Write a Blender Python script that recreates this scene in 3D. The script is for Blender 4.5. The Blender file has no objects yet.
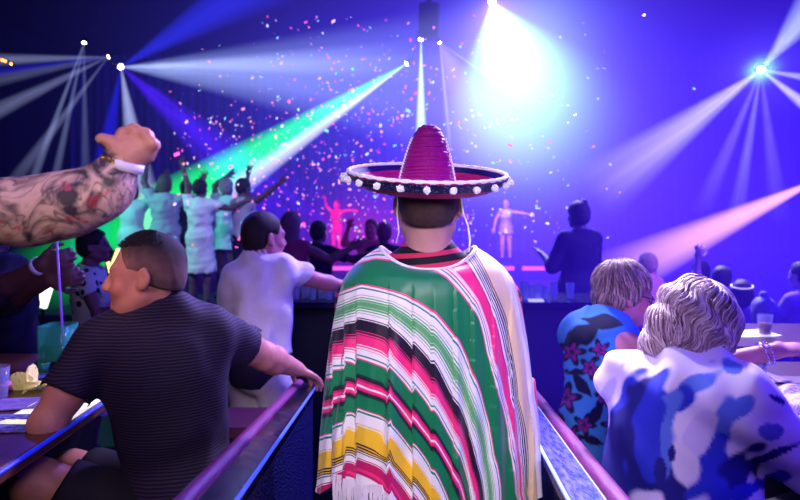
import bpy, math, random
import numpy as np
from mathutils import Vector, Matrix
random.seed(7); rng = np.random.default_rng(7)
sc = bpy.context.scene
COL = sc.collection
# ---------------------------------------------------------------- camera frame
F, CX, HY, CZ = 600.0, 400.0, 205.0, 1.75
def W(px, py, Y):
    return np.array([(px - CX) * Y / F, Y, CZ - (py - HY) * Y / F])
def nrm(v):
    v = np.asarray(v, float); return v / (np.linalg.norm(v) + 1e-12)
def FLOOR(y):
    return 0.05 - 0.082 * (min(max(y, -2), 3.2) - 1.6)
# ---------------------------------------------------------------- objects
def link(name, me, m=None, parent=None):
    o = bpy.data.objects.new(name, me); COL.objects.link(o)
    if m is not None: me.materials.append(m)
    if parent is not None:
        o.parent = parent
        o.matrix_parent_inverse = Matrix.Translation(-parent.location) if parent.parent is None else Matrix.Identity(4)
        if parent.parent is None:
            pass
    return o
def tag(o, label=None, cat=None, group=None, kind=None):
    if label: o['label'] = label
    if cat: o['category'] = cat
    if group: o['group'] = group
    if kind: o['kind'] = kind
    return o
def thing(name, label, cat, loc=(0, 0, 0), group=None):
    o = bpy.data.objects.new(name, None); COL.objects.link(o)
    o.location = Vector([float(c) for c in loc]); o.empty_display_size = .1
    return tag(o, label, cat, group)
def struct(o): o['kind'] = 'structure'; return o
def copy_tree(o, parent=None):
    c = o.copy(); COL.objects.link(c)
    if parent is not None: c.parent = parent
    for ch in list(o.children): copy_tree(ch, c)
    return c

class MB:
    """collects polygons for one mesh"""
    def __init__(s): s.v = []; s.f = []; s.n = 0
    def add(s, V, Fc):
        V = np.asarray(V, float).reshape(-1, 3)
        s.v.append(V); s.f += [tuple(int(i) + s.n for i in f) for f in Fc]; s.n += len(V); return s
    def box(s, c, d, R=None, bev=0.0):
        c = np.array(c, float); hx, hy, hz = np.array(d, float) / 2
        if bev > 0:
            b = min(bev, hx * .9, hy * .9, hz * .9); V = []; Fc = []
            # bevelled box from an 8x(3) corner lattice
            idx = {}
            for sx in (-1, 1):
                for sy in (-1, 1):
                    for sz in (-1, 1):
                        for a in range(3):
                            p = [sx * (hx - b), sy * (hy - b), sz * (hz - b)]
                            p[a] = (sx * hx, sy * hy, sz * hz)[a]
                            idx[(sx, sy, sz, a)] = len(V); V.append(p)
            for a in range(3):
                o1, o2 = [(1, 2), (0, 2), (0, 1)][a]
                for sg in (-1, 1):
                    q = []
                    for u, w in ((-1, -1), (1, -1), (1, 1), (-1, 1)):
                        k = [0, 0, 0]; k[a] = sg; k[o1] = u; k[o2] = w
                        q.append(idx[(*k, a)])
                    Fc.append(q)
            for a in range(3):
                for c1 in (-1, 1):
                    for c2 in (-1, 1):
                        o1, o2 = [(1, 2), (0, 2), (0, 1)][a]
                        k0 = [0, 0, 0]; k1 = [0, 0, 0]
                        k0[a] = -1; k1[a] = 1; k0[o1] = k1[o1] = c1; k0[o2] = k1[o2] = c2
                        Fc.append([idx[(*k0, o1)], idx[(*k1, o1)], idx[(*k1, o2)], idx[(*k0, o2)]])
            for sx in (-1, 1):
                for sy in (-1, 1):
                    for sz in (-1, 1): Fc.append([idx[(sx, sy, sz, a)] for a in range(3)])
            V = np.array(V)
        else:
            V = np.array([[x, y, z] for x in (-hx, hx) for y in (-hy, hy) for z in (-hz, hz)])
            Fc = [(0, 1, 3, 2), (4, 6, 7, 5), (0, 4, 5, 1), (2, 3, 7, 6), (0, 2, 6, 4), (1, 5, 7, 3)]
        if R is not None: V = V @ np.array(R, float).T
        return s.add(V + c, Fc)
    def tube(s, P, r, n=8, cap=True):
        P = np.asarray(P, float); m = len(P); r = np.broadcast_to(np.asarray(r, float), (m,))
        T = np.gradient(P, axis=0); T /= np.linalg.norm(T, axis=1)[:, None] + 1e-12
        u = nrm(np.cross(T[0], [0.31, 0.2, 0.93])); V = []
        for i in range(m):
            u = nrm(u - T[i] * np.dot(u, T[i])); w = np.cross(T[i], u)
            for k in range(n):
                a = 2 * math.pi * k / n
                V.append(P[i] + r[i] * (math.cos(a) * u + math.sin(a) * w))
        Fc = [(i * n + k, i * n + (k + 1) % n, (i + 1) * n + (k + 1) % n, (i + 1) * n + k) for i in range(m - 1) for k in range(n)]
        if cap: Fc += [tuple(range(n))[::-1], tuple((m - 1) * n + k for k in range(n))]
        return s.add(V, Fc)
    def lathe(s, prof, n=32, M=None, c=(0, 0, 0), close=False):
        V = []; m = len(prof)
        for r, z in prof:
            for k in range(n):
                a = 2 * math.pi * k / n; V.append((r * math.cos(a), r * math.sin(a), z))
        V = np.array(V)
        if M is not None: V = V @ np.array(M).T
        Fc = [(i * n + k, i * n + (k + 1) % n, (i + 1) * n + (k + 1) % n, (i + 1) * n + k) for i in range(m - 1) for k in range(n)]
        if close: Fc += [tuple(range(n))[::-1], tuple((m - 1) * n + k for k in range(n))]
        return s.add(V + np.array(c, float), Fc)
    def ball(s, c, r, n=10, R=None):
        r = np.broadcast_to(np.asarray(r, float), (3,)); V = [];
        for i in range(n + 1):
            t = math.pi * i / n
            for k in range(2 * n):
                a = math.pi * k / n; V.append((math.sin(t) * math.cos(a) * r[0], math.sin(t) * math.sin(a) * r[1], math.cos(t) * r[2]))
        V = np.array(V)
        if R is not None: V = V @ np.array(R).T
        q = 2 * n
        return s.add(V + np.array(c, float), [(i * q + k, (i + 1) * q + k, (i + 1) * q + (k + 1) % q, i * q + (k + 1) % q) for i in range(n) for k in range(q)])
    def grid(s, V, nu, nv, wrap=False):
        Fc = []
        for j in range(nv - 1):
            for i in range(nu if wrap else nu - 1):
                i2 = (i + 1) % nu
                Fc.append((j * nu + i, j * nu + i2, (j + 1) * nu + i2, (j + 1) * nu + i))
        return s.add(V, Fc)
    def build(s, name, m=None, parent=None, smooth=False, attr=None, col=None):
        V = np.concatenate(s.v); me = make_mesh(name, V, s.f, smooth, attr, col)
        return link(name, me, m, parent)

def make_mesh(name, V, Fc, smooth=True, attr=None, col=None):
    me = bpy.data.meshes.new(name)
    if isinstance(Fc, np.ndarray) and len(Fc):
        nv, nf, k = len(V), len(Fc), Fc.shape[1]
        me.vertices.add(nv); me.vertices.foreach_set('co', np.ascontiguousarray(V, np.float32).ravel())
        me.loops.add(nf * k); me.loops.foreach_set('vertex_index', np.ascontiguousarray(Fc, np.int32).ravel())
        me.polygons.add(nf); me.polygons.foreach_set('loop_start', np.arange(0, nf * k, k, dtype=np.int32))
        me.polygons.foreach_set('loop_total', np.full(nf, k, np.int32))
        me.update(calc_edges=True); me.validate()
    else:
        me.from_pydata([tuple(map(float, p)) for p in V], [], [tuple(f) for f in Fc]); me.update()
    if smooth: me.polygons.foreach_set('use_smooth', np.ones(len(me.polygons), bool))
    if attr is not None:
        for k, v in attr.items():
            a = me.attributes.new(k, 'FLOAT', 'POINT'); a.data.foreach_set('value', np.asarray(v, np.float32))
    if col is not None:
        a = me.attributes.new('Col', 'FLOAT_COLOR', 'POINT')
        c = np.ones((len(V), 4), np.float32); c[:, :3] = col
        a.data.foreach_set('color', c.ravel())
    return me

# ---------------------------------------------------------------- implicit bodies
def smin(a, b, k):
    h = np.maximum(k - np.abs(a - b), 0) / k
    return np.minimum(a, b) - h * h * k * .25
class Sdf:
    def __init__(s): s.ops = []; s.disp = None
    def _add(s, fn, lo, hi, k, mode): s.ops.append((fn, np.array(lo, float), np.array(hi, float), k, mode)); return s
    def cap(s, a, b, ra, rb=None, k=.02, mode='u', flat=None, cut=False):
        a = np.asarray(a, float); b = np.asarray(b, float); rb = ra if rb is None else rb
        ba = b - a; L2 = max(float(ba @ ba), 1e-9); L = math.sqrt(L2); T = ba / L
        def fn(X, Y, Z):
            px, py, pz = X - a[0], Y - a[1], Z - a[2]
            if flat is not None:
                n, f = flat; q = (px * n[0] + py * n[1] + pz * n[2]) * (f - 1)
                px = px + q * n[0]; py = py + q * n[1]; pz = pz + q * n[2]
            t0 = (px * ba[0] + py * ba[1] + pz * ba[2]) / L2
            t = np.clip(t0, 0, 1)
            d = np.sqrt((px - t * ba[0]) ** 2 + (py - t * ba[1]) ** 2 + (pz - t * ba[2]) ** 2) - (ra + (rb - ra) * t)
            if cut: d = np.maximum(d, np.maximum(-t0 * L, (t0 - 1) * L))
            return d
        R = max(ra, rb)
        return s._add(fn, np.minimum(a, b) - R, np.maximum(a, b) + R, k, mode)
    def ell(s, c, r, R=None, k=.02, mode='u'):
        c = np.asarray(c, float); r = np.broadcast_to(np.asarray(r, float), (3,)); R = np.eye(3) if R is None else np.asarray(R, float)
        def fn(X, Y, Z):
            p = [X - c[0], Y - c[1], Z - c[2]]
            l = [R[0, i] * p[0] + R[1, i] * p[1] + R[2, i] * p[2] for i in range(3)]
            k0 = np.sqrt(sum((l[i] / r[i]) ** 2 for i in range(3))); k1 = np.sqrt(sum((l[i] / r[i] ** 2) ** 2 for i in range(3))) + 1e-9
            return k0 * (k0 - 1) / k1
        e = np.sqrt(((R * r) ** 2).sum(axis=1))
        return s._add(fn, c - e, c + e, k, mode)
    def plane(s, p, n):          # keeps the side n points away from
        p = np.asarray(p, float); n = nrm(n)
        return s._add(lambda X, Y, Z: (X - p[0]) * n[0] + (Y - p[1]) * n[1] + (Z - p[2]) * n[2], [-9e9] * 3, [9e9] * 3, 0, 'clip')
    def mesh(s, h):
        U = [o for o in s.ops if o[4] == 'u']
        lo = np.min([o[1] for o in U], axis=0) - 3 * h - .012; hi = np.max([o[2] for o in U], axis=0) + 3 * h + .012
        n = np.ceil((hi - lo) / h).astype(int) + 1
        ax = [(lo[i] + h * np.arange(n[i])).astype(np.float32) for i in range(3)]
        D = np.full(n, .5, np.float32)
        for fn, a, b, k, mode in s.ops:
            m = max(4 * h, k * 1.3, .015)
            if mode == 'clip': sl = (slice(None),) * 3
            else:
                i0 = np.clip(np.floor((a - m - lo) / h).astype(int), 0, n); i1 = np.clip(np.ceil((b + m - lo) / h).astype(int) + 1, 0, n)
                if np.any(i1 <= i0): continue
                sl = tuple(slice(i0[i], i1[i]) for i in range(3))
            X = ax[0][sl[0]][:, None, None]; Y = ax[1][sl[1]][None, :, None]; Z = ax[2][sl[2]][None, None, :]
            d = fn(X, Y, Z).astype(np.float32); S = D[sl]
            if mode == 'u': D[sl] = smin(S, d, max(k, 1e-4))
            elif mode == 's': D[sl] = -smin(-S, d, max(k, 1e-4))
            else: D[sl] = np.maximum(S, d)
        if s.disp is not None:
            D += s.disp(ax[0][:, None, None], ax[1][None, :, None], ax[2][None, None, :]).astype(np.float32)
        D[0] = D[-1] = .1; D[:, 0] = D[:, -1] = .1; D[:, :, 0] = D[:, :, -1] = .1
        return surfnets(D, lo, h)
def surfnets(D, lo, h):
    ins = D < 0; c = [slice(0, -1), slice(1, None)]
    cnt = sum(ins[c[i], c[j], c[k]].astype(np.int8) for i in (0, 1) for j in (0, 1) for k in (0, 1))
    act = np.argwhere((cnt > 0) & (cnt < 8)); N = len(act)
    idm = np.full(cnt.shape, -1, np.int32); idm[act[:, 0], act[:, 1], act[:, 2]] = np.arange(N)
    pos = np.zeros((N, 3)); num = np.zeros(N)
    corners = [(i, j, k) for i in (0, 1) for j in (0, 1) for k in (0, 1)]
    val = {q: D[act[:, 0] + q[0], act[:, 1] + q[1], act[:, 2] + q[2]] for q in corners}
    for q in corners:
        for a in range(3):
            if q[a] == 0:
                p = list(q); p[a] = 1; p = tuple(p)
                v0, v1 = val[q], val[p]; x = (v0 < 0) != (v1 < 0)
                t = v0[x] / (v0[x] - v1[x]); e = np.tile(np.array(q, float), (x.sum(), 1)); e[:, a] += t
                pos[x] += e; num[x] += 1
    V = lo + h * (act + pos / num[:, None])
    Q = []
    for a in range(3):
        b, d = (a + 1) % 3, (a + 2) % 3
        s0 = [slice(None)] * 3; s1 = [slice(None)] * 3; s0[a] = slice(0, -1); s1[a] = slice(1, None)
        A, B = ins[tuple(s0)], ins[tuple(s1)]
        E = np.argwhere(A != B); E = E[(E[:, b] > 0) & (E[:, d] > 0) & (E[:, b] < D.shape[b] - 1) & (E[:, d] < D.shape[d] - 1)]
        def cell(db, dd):
            e = E.copy(); e[:, b] -= db; e[:, d] -= dd; return idm[e[:, 0], e[:, 1], e[:, 2]]
        q = np.stack([cell(1, 1), cell(0, 1), cell(0, 0), cell(1, 0)], 1)
        fl = ~A[E[:, 0], E[:, 1], E[:, 2]]
        q[fl] = q[fl][:, ::-1]; Q.append(q)
    Q = np.concatenate(Q); Q = Q[(Q >= 0).all(axis=1)]
    return V, Q
def sdf_obj(name, S, h, m, parent, colfn=None, attr=None):
    V, Q = S.mesh(h)
    me = make_mesh(name, V, Q, True, None, None if colfn is None else colfn(V))
    return link(name, me, m, parent)

def vnoise(P, s, seed=0):
    """cheap smooth noise from summed sines, -1..1"""
    r = np.random.default_rng(seed); P = np.asarray(P); o = 0
    for _ in range(6):
        k = nrm(r.normal(size=3)) * s * r.uniform(.6, 1.7); o = o + np.sin(P @ k + r.uniform(0, 6.28))
    return o / 3.2
# ---------------------------------------------------------------- materials
def lin(c):
    c = np.array(c, float) / 255.0
    return tuple(np.where(c <= .04045, c / 12.92, ((c + .055) / 1.055) ** 2.4)) + (1.0,)
class NT:
    def __init__(s, name):
        s.m = bpy.data.materials.new(name); s.m.use_nodes = True; s.t = s.m.node_tree
        s.t.nodes.clear(); s.out = s.n('ShaderNodeOutputMaterial')
    def n(s, typ, **kw):
        x = s.t.nodes.new(typ)
        for k, v in kw.items(): setattr(x, k, v)
        return x
    def l(s, a, b): s.t.links.new(a, b)
    def put(s, inp, v):
        if hasattr(v, 'is_output') or isinstance(v, bpy.types.NodeSocket): s.l(v, inp)
        else: inp.default_value = v
    def math(s, op, a, b=None, c=None, clamp=False):
        x = s.n('ShaderNodeMath', operation=op, use_clamp=clamp); s.put(x.inputs[0], a)
        if b is not None: s.put(x.inputs[1], b)
        if c is not None: s.put(x.inputs[2], c)
        return x.outputs[0]
    def mix(s, f, a, b, typ='MIX'):
        x = s.n('ShaderNodeMix', data_type='RGBA', blend_type=typ); s.put(x.inputs[0], f); s.put(x.inputs[6], a); s.put(x.inputs[7], b); return x.outputs[2]
    def noise(s, scale, detail=3, vec=None, rough=.5, dist=0):
        x = s.n('ShaderNodeTexNoise'); x.inputs['Scale'].default_value = scale; x.inputs['Detail'].default_value = detail
        x.inputs['Roughness'].default_value = rough; x.inputs['Distortion'].default_value = dist
        if vec is not None: s.l(vec, x.inputs['Vector'])
        return x
    def obj(s): return s.n('ShaderNodeTexCoord').outputs['Object']
    def ramp(s, fac, stops, interp='LINEAR'):
        x = s.n('ShaderNodeValToRGB'); x.color_ramp.interpolation = interp; e = x.color_ramp.elements
        while len(e) < len(stops): e.new(.5)
        for i, (p, c) in enumerate(stops): e[i].position = p; e[i].color = c
        s.put(x.inputs[0], fac); return x.outputs[0]
    def bsdf(s, color, rough=.6, metal=0, spec=.5, emit=None, estr=0, bump=None, bstr=.2, bdist=.01, trans=0, ior=1.45, sheen=0, alpha=1):
        b = s.n('ShaderNodeBsdfPrincipled'); s.put(b.inputs['Base Color'], color); s.put(b.inputs['Roughness'], rough)
        s.put(b.inputs['Metallic'], metal); s.put(b.inputs['Specular IOR Level'], spec); b.inputs['IOR'].default_value = ior
        s.put(b.inputs['Transmission Weight'], trans); b.inputs['Sheen Weight'].default_value = sheen; s.put(b.inputs['Alpha'], alpha)
        if emit is not None: s.put(b.inputs['Emission Color'], emit); s.put(b.inputs['Emission Strength'], estr)
        if bump is not None:
            x = s.n('ShaderNodeBump'); x.inputs['Strength'].default_value = bstr; x.inputs['Distance'].default_value = bdist
            s.l(bump, x.inputs['Height']); s.l(x.outputs[0], b.inputs['Normal'])
        s.l(b.outputs[0], s.out.inputs[0]); return s.m
def M(name, rgb, rough=.6, metal=0, nz=.15, nscale=30, bstr=.15, emit=None, estr=0, **kw):
    t = NT(name); o = t.obj(); nn = t.noise(nscale, 4, o)
    c = lin(rgb); d = tuple(x * (1 - nz) for x in c[:3]) + (1,); e = tuple(min(1, x * (1 + nz)) for x in c[:3]) + (1,)
    return t.bsdf(t.mix(nn.outputs[0], d, e), rough, metal, bump=nn.outputs[0], bstr=bstr, bdist=.004, emit=None if emit is None else lin(emit), estr=estr, **kw)
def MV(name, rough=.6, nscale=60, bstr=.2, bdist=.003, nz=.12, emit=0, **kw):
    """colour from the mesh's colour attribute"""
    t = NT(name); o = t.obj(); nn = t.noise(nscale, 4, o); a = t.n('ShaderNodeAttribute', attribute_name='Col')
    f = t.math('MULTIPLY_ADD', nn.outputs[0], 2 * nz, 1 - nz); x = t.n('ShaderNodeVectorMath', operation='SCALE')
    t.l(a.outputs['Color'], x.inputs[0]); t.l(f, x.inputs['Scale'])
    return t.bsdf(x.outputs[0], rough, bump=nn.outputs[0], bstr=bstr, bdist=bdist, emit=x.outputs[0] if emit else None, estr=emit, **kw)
# ================================================================= people
def frame(fwd, up=(0, 0, 1)):
    f = nrm(fwd); u = np.asarray(up, float); r = nrm(np.cross(f, u)); u = np.cross(r, f)
    return np.stack([r, f, u], axis=1)
def head_sdf(S, C, R, s=1.0, fem=False, face=True, smile=False):
    q = lambda x, y, z: C + R @ (np.array([x, y, z]) * s)
    e = lambda c, r, k=.02, mode='u', RR=R: S.ell(q(*c), np.array(r) * s, RR, k * s, mode)
    e((0, -.015, .035), (.076, .098, .086)); e((0, .03, -.02), (.064, .068, .088), .03)
    e((0, .04, -.08), (.047 if not fem else .042, .046, .036), .04)
    S.cap(q(-.05, .0, -.06), q(-.028, .06, -.095), .02 * s, .016 * s, .03 * s); S.cap(q(.05, .0, -.06), q(.028, .06, -.095), .02 * s, .016 * s, .03 * s)
    if face:
        S.cap(q(-.036, .082, .02), q(.036, .082, .02), .013 * s, None, .02 * s)
        for sx in (-1, 1):
            e((sx * .033, .104, -.002), (.016, .014, .011), .012, 's')
            e((sx * .032, .081, -.002), (.0135, .0135, .0125), .004)
            S.cap(q(sx * .045, .07, -.035), q(sx * .03, .082, -.04), .016 * s, .014 * s, .025 * s)
            e((sx * .013, .106, -.038), (.009, .010, .008), .008)
        S.cap(q(0, .094, .012), q(0, .119, -.032), .009 * s, .0125 * s, .012 * s)
        w = .027 if smile else .021; zz = -.068
        S.cap(q(-w, .082, zz + (.006 if smile else 0)), q(0, .101, zz), .007 * s, .0075 * s, .006 * s); S.cap(q(w, .082, zz + (.006 if smile else 0)), q(0, .101, zz), .007 * s, .0075 * s, .006 * s)
        S.cap(q(-w * .8, .083, zz - .013), q(0, .099, zz - .014), .007 * s, .008 * s, .006 * s); S.cap(q(w * .8, .083, zz - .013), q(0, .099, zz - .014), .007 * s, .008 * s, .006 * s)
        e((0, .103, zz - .006), (w * .9, .012, .0035 if smile else .002), .003, 's')
        e((0, .086, -.105), (.02, .017, .015), .02)
    for sx in (-1, 1):
        Re = R @ np.array(Matrix.Rotation(sx * .35, 3, 'Z'))
        S.ell(q(sx * .082, -.012, -.008), np.array((.009, .02, .032)) * s, Re, .008 * s); S.ell(q(sx * .075, .0, -.03), np.array((.009, .012, .014)) * s, Re, .01 * s)
        S.ell(q(sx * .092, -.006, -.004), np.array((.007, .011, .019)) * s, Re, .006 * s, 's')
def hand_sdf(S, w, d, n, side, curl=.35, s=1.0, spread=.12, thumb=.6):
    """w wrist, d hand direction, n palm normal (way the palm faces), side +1/-1 picks the thumb side"""
    d = nrm(d); n = nrm(np.asarray(n, float) - d * np.dot(n, d)); t = np.cross(d, n) * side      # t: towards the thumb
    R = np.stack([t, n, d], axis=1)
    S.ell(w + d * .05 * s, np.array((.042, .016, .052)) * s, R, .02 * s)
    for i, (o, L) in enumerate(zip((.03, .010, -.010, -.029), (.075, .085, .078, .06))):
        p = w + (d * (.088 - (.006 if i in (0, 3) else 0)) + t * o) * s; a = curl * .8
        dirn = nrm(d + t * spread * (1.5 - i) * (1 - min(curl, 1)))
        for j, fr in enumerate((.45, .31, .24)):
            dd = dirn * math.cos(a) + n * math.sin(a); q = p + dd * L * fr * s
            S.cap(p, q, (.0095 - .001 * j) * s, (.0088 - .001 * j) * s, .006 * s); p = q; a += curl * 1.15
    p = w + (d * .028 + t * .034) * s; dd = nrm(d * .6 + t * (1.0 - thumb * .6) + n * thumb)
    q = p + dd * .042 * s; S.cap(w + (d * .015 + t * .02) * s, p, .016 * s, .014 * s, .015 * s); S.cap(p, q, .0125 * s, .0105 * s, .01 * s)
    dd = nrm(dd + d * .5 - t * curl * .7); S.cap(q, q + dd * .03 * s, .0105 * s, .009 * s, .006 * s)

def stand(pos, h=1.75, yaw=0.0, sh=.19):
    """joints of a standing body; yaw 0 faces +Y (away from the photographer)"""
    s = h / 1.75; c, q = math.cos(yaw), math.sin(yaw); J = {}
    def P(x, y, z): x *= s; y *= s; return np.array(pos, float) + np.array([c * x - q * y, q * x + c * y, z * s])
    J['s'] = s; J['pelvis'] = P(0, 0, .95); J['neck'] = P(0, -.02, 1.46); J['head'] = P(0, .015, 1.625); J['hf'] = np.array([-q, c, 0.]); J['hu'] = np.array([0, 0, 1.])
    for k, x in (('R', 1), ('L', -1)):
        J['sh' + k] = P(x * sh, -.01, 1.405); J['el' + k] = P(x * (sh + .06), -.03, 1.12); J['wr' + k] = P(x * (sh + .06), .07, .88)
        J['hip' + k] = P(x * .09, 0, .93); J['kn' + k] = P(x * .1, .02, .5); J['an' + k] = P(x * .11, -.03, .085)
        J['hd' + k] = np.array([0, 0, -1.]) + .2 * J['hf']; J['hn' + k] = -x * np.array([c, q, 0.]); J['toe' + k] = J['hf'].copy()
    return J
def tframe(J):
    U = nrm(J['neck'] - J['pelvis']); R = nrm(J['shR'] - J['shL']); Fw = nrm(np.cross(U, R)); return np.stack([np.cross(Fw, U), Fw, U], axis=1)
def torso_sdf(S, J, inf=0., fem=False, w=1., belly=0., upper=True):
    s = J['s']; T = tframe(J); P, N = J['pelvis'], J['neck']; D = N - P
    hr = .175 if fem else .162
    S.ell(P + T @ np.array([0, -.01, .02]) * s, (np.array((hr * w, .125 * w, .125)) + inf / s) * s, T, .06 * s)
    S.ell(P + D * .36 + T @ np.array([0, .015 + belly * .3, 0]) * s, (np.array(((.128 if fem else .142) * w + belly * .4, .105 * w + belly, .15)) + inf / s) * s, T, .08 * s)
    if upper:
        S.ell(P + D * .66, (np.array(((.15 if fem else .165) * w, .115 * w, .18)) + inf / s) * s, T, .08 * s)
        a, b = J['shL'], J['shR']; m = (a + b) / 2; dn = -T[:, 2] * .015 * s
        S.cap(m + (a - m) * .86 + dn, m + (b - m) * .86 + dn, .062 * s * w ** .5 + inf, None, .06 * s)
        for k in 'LR': S.cap(N + T[:, 2] * .0, N * .35 + J['sh' + k] * .65 + dn * .5, .052 * s + inf, .05 * s + inf, .05 * s)
        if fem:
            for x in (-1, 1): S.ell(P + D * .62 + T @ np.array([x * .075, .105, 0]) * s, np.array((.07, .065, .07)) * s + inf, T, .05 * s)
        else: S.ell(P + D * .72 + T @ np.array([0, .06, 0]) * s, np.array((.14 * w, .07, .09)) * s + inf, T, .06 * s)
def arm_sdf(S, J, k, w=1., hand=True, curl=.35, spread=.12, thumb=.6, hs=1.):
    s = J['s']; a, b, c = J['sh' + k], J['el' + k], J['wr' + k]; m = (b * .72 + c * .28)
    S.cap(a, b, .053 * s * w, .041 * s * w, .04 * s); S.cap(a * .6 + b * .4, a * .35 + b * .65, .047 * s * w, .045 * s * w, .03)
    S.cap(b, m, .041 * s * w, .043 * s * w, .03 * s); S.cap(m, c, .042 * s * w, .028 * s * w ** .5, .03 * s)
    if hand: hand_sdf(S, c, J['hd' + k], J['hn' + k], 1 if k == 'R' else -1, curl, s * hs, spread, thumb)
def leg_sdf(S, J, k, w=1., foot=True):
    s = J['s']; a, b, c = J['hip' + k], J['kn' + k], J['an' + k]
    S.cap(a, b, .088 * s * w, .057 * s * w, .05 * s); m = b * .7 + c * .3; S.cap(b, m, .055 * s * w, .054 * s * w, .03 * s); S.cap(m, c, .054 * s * w, .037 * s, .03 * s)
    if foot: t = J['toe' + k]; S.cap(c - t * .03 * s - [0, 0, .045 * s], c + t * .15 * s - [0, 0, .055 * s], .036 * s, .028 * s, .03 * s)
def body_sdf(J, fem=False, w=1., face=True, smile=False, curlR=.35, curlL=.35, legs=True, hs=1., spread=.12, thumb=.6, belly=0.):
    S = Sdf(); torso_sdf(S, J, -.004, fem, w, belly)
    for k, cu in (('R', curlR), ('L', curlL)):
        arm_sdf(S, J, k, w if not fem else w * .88, True, cu, spread, thumb, hs)
        if legs: leg_sdf(S, J, k, w)
    s = J['s']; R = frame(J['hf'], J['hu']); nk = (.05 if fem else .058) * s
    S.cap(J['neck'] - tframe(J)[:, 2] * .02 * s, J['head'] + R @ np.array([0, -.022, -.05]) * s, nk * 1.08, nk, .035 * s)
    head_sdf(S, J['head'], R, s, fem, face, smile)
    return S
def wrinkle(amp, sc, seed):
    r = np.random.default_rng(seed); ks = [(nrm(r.normal(size=3) * [1, 1, .6]) * sc * r.uniform(.6, 1.8), r.uniform(0, 6)) for _ in range(5)]
    def f(X, Y, Z):
        o = 0
        for k, p in ks: o = o + np.sin(k[0] * X + k[1] * Y + k[2] * Z + p + 1.3 * np.sin(.5 * sc * (X * .7 - Z)))
        return amp * o / 2.5
    return f
def top_sdf(J, fem=False, w=1., inf=.012, sleeve=.62, hem=-.06, flare=0., neck=.03, scoop=.0, wr=.0025, belly=0., sleeves='LR', seed=1):
    """a shirt or the upper part of a dress: torso shell cut at hem, with sleeves that end in open cuffs"""
    S = Sdf(); torso_sdf(S, J, inf, fem, w, belly); s = J['s']; T = tframe(J); aw = w if not fem else w * .88
    if hem < -.12: S.cap(J['pelvis'], J['pelvis'] + T[:, 2] * hem * s, .155 * s * w + inf, .155 * s * w + inf + flare, .06 * s, flat=(T[:, 1], 1.3))
    S.plane(J['pelvis'] + T[:, 2] * hem * s, -T[:, 2]); S.plane(J['neck'] + T[:, 2] * neck * s, T[:, 2] + T[:, 1] * .3)
    if scoop: S.ell(J['neck'] + T @ np.array([0, .05, .05]) * s, np.array((.09, .10, scoop)) * s, T, .01, 's')
    if sleeve:
        for k in sleeves:
            a, b, c = J['sh' + k], J['el' + k], J['wr' + k]
            if sleeve <= 1: e = a + (b - a) * sleeve; S.cap(a, e, .056 * s * aw + inf, .05 * s * aw + inf * 1.3, .03 * s); S.plane  # upper sleeve
            else:
                e = b + (c - b) * (sleeve - 1); S.cap(a, b, .056 * s * aw + inf, .046 * s * aw + inf, .03 * s); S.cap(b, e, .046 * s * aw + inf, .036 * s * aw + inf, .03 * s)
            d = nrm(e - (a if sleeve <= 1 else b)); rr = .09 * s
            S.cap(e, e + d * .09 * s, rr * .8, rr * .8, .004, 's', cut=True)
    S.disp = wrinkle(wr, 38, seed); return S
def bottom_sdf(J, w=1., inf=.012, length=.5, top=.04, wr=.003, seed=2):
    """shorts (length < 1) or trousers (up to 2: hip, knee, ankle)"""
    S = Sdf(); torso_sdf(S, J, inf, False, w, 0, upper=False); s = J['s']; T = tframe(J)
    S.plane(J['pelvis'] + T[:, 2] * top * s, T[:, 2])
    for k in 'LR':
        a, b, c = J['hip' + k], J['kn' + k], J['an' + k]
        if length <= 1: e = a + (b - a) * length; S.cap(a, e, .092 * s * w + inf, .075 * s * w + inf, .03); d = nrm(e - a)
        else: e = b + (c - b) * (length - 1); S.cap(a, b, .09 * s * w + inf, .062 * s * w + inf, .03); S.cap(b, e, .062 * s * w + inf, .05 * s + inf, .03); d = nrm(e - b)
        S.cap(e, e + d * .1, .1 * s, .1 * s, .004, 's', cut=True)
    S.disp = wrinkle(wr, 30, seed); return S
def hair_sdf(J, inf=.006, line=.045, nape=-.06, long=0., vol=0., bun=None, temple=0.):
    """scalp shell with a hairline in front, cut at the nape; long adds a fall down the back"""
    S = Sdf(); s = J['s']; C = J['head']; R = frame(J['hf'], J['hu']); q = lambda x, y, z: C + R @ (np.array([x, y, z]) * s)
    S.ell(q(0, -.015, .036), np.array((.076 + inf + vol, .098 + inf + vol, .086 + inf + vol)) * s, R, .02)
    S.ell(q(0, -.045, -.02), np.array((.064 + inf + vol, .062 + inf + vol, .065 + vol)) * s, R, .03)
    if long: 
        S.cap(q(0, -.075, .0), q(0, -.095, -long), (.07 + vol) * s, .06 * s, .05, flat=(R[:, 1], 1.7))
        for x in (-1, 1): S.cap(q(x * .065, -.03, .0), q(x * .07, -.05, -long * .85), .03 * s, .025 * s, .03)
    S.cap(q(0, .035, -.15), q(0, .2, line), .001, .001, .001)
    S.ell(q(0, .11, -.055 + line), np.array((.1, .085, .105)) * s, R, .012, 's')
    for x in (-1, 1): S.ell(q(x * .088, .03 + temple, -.035), np.array((.03, .05, .06)) * s, R, .01, 's')
    if not long: S.plane(q(0, 0, nape), -R[:, 2] + .35 * R[:, 1])
    if bun is not None: S.ell(q(*bun), np.array((.035, .035, .032)) * s, R, .01)
    S.ops = [o for o in S.ops if not (o[4] == 'u' and np.all(o[2] - o[1] < .01))]
    return S
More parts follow.
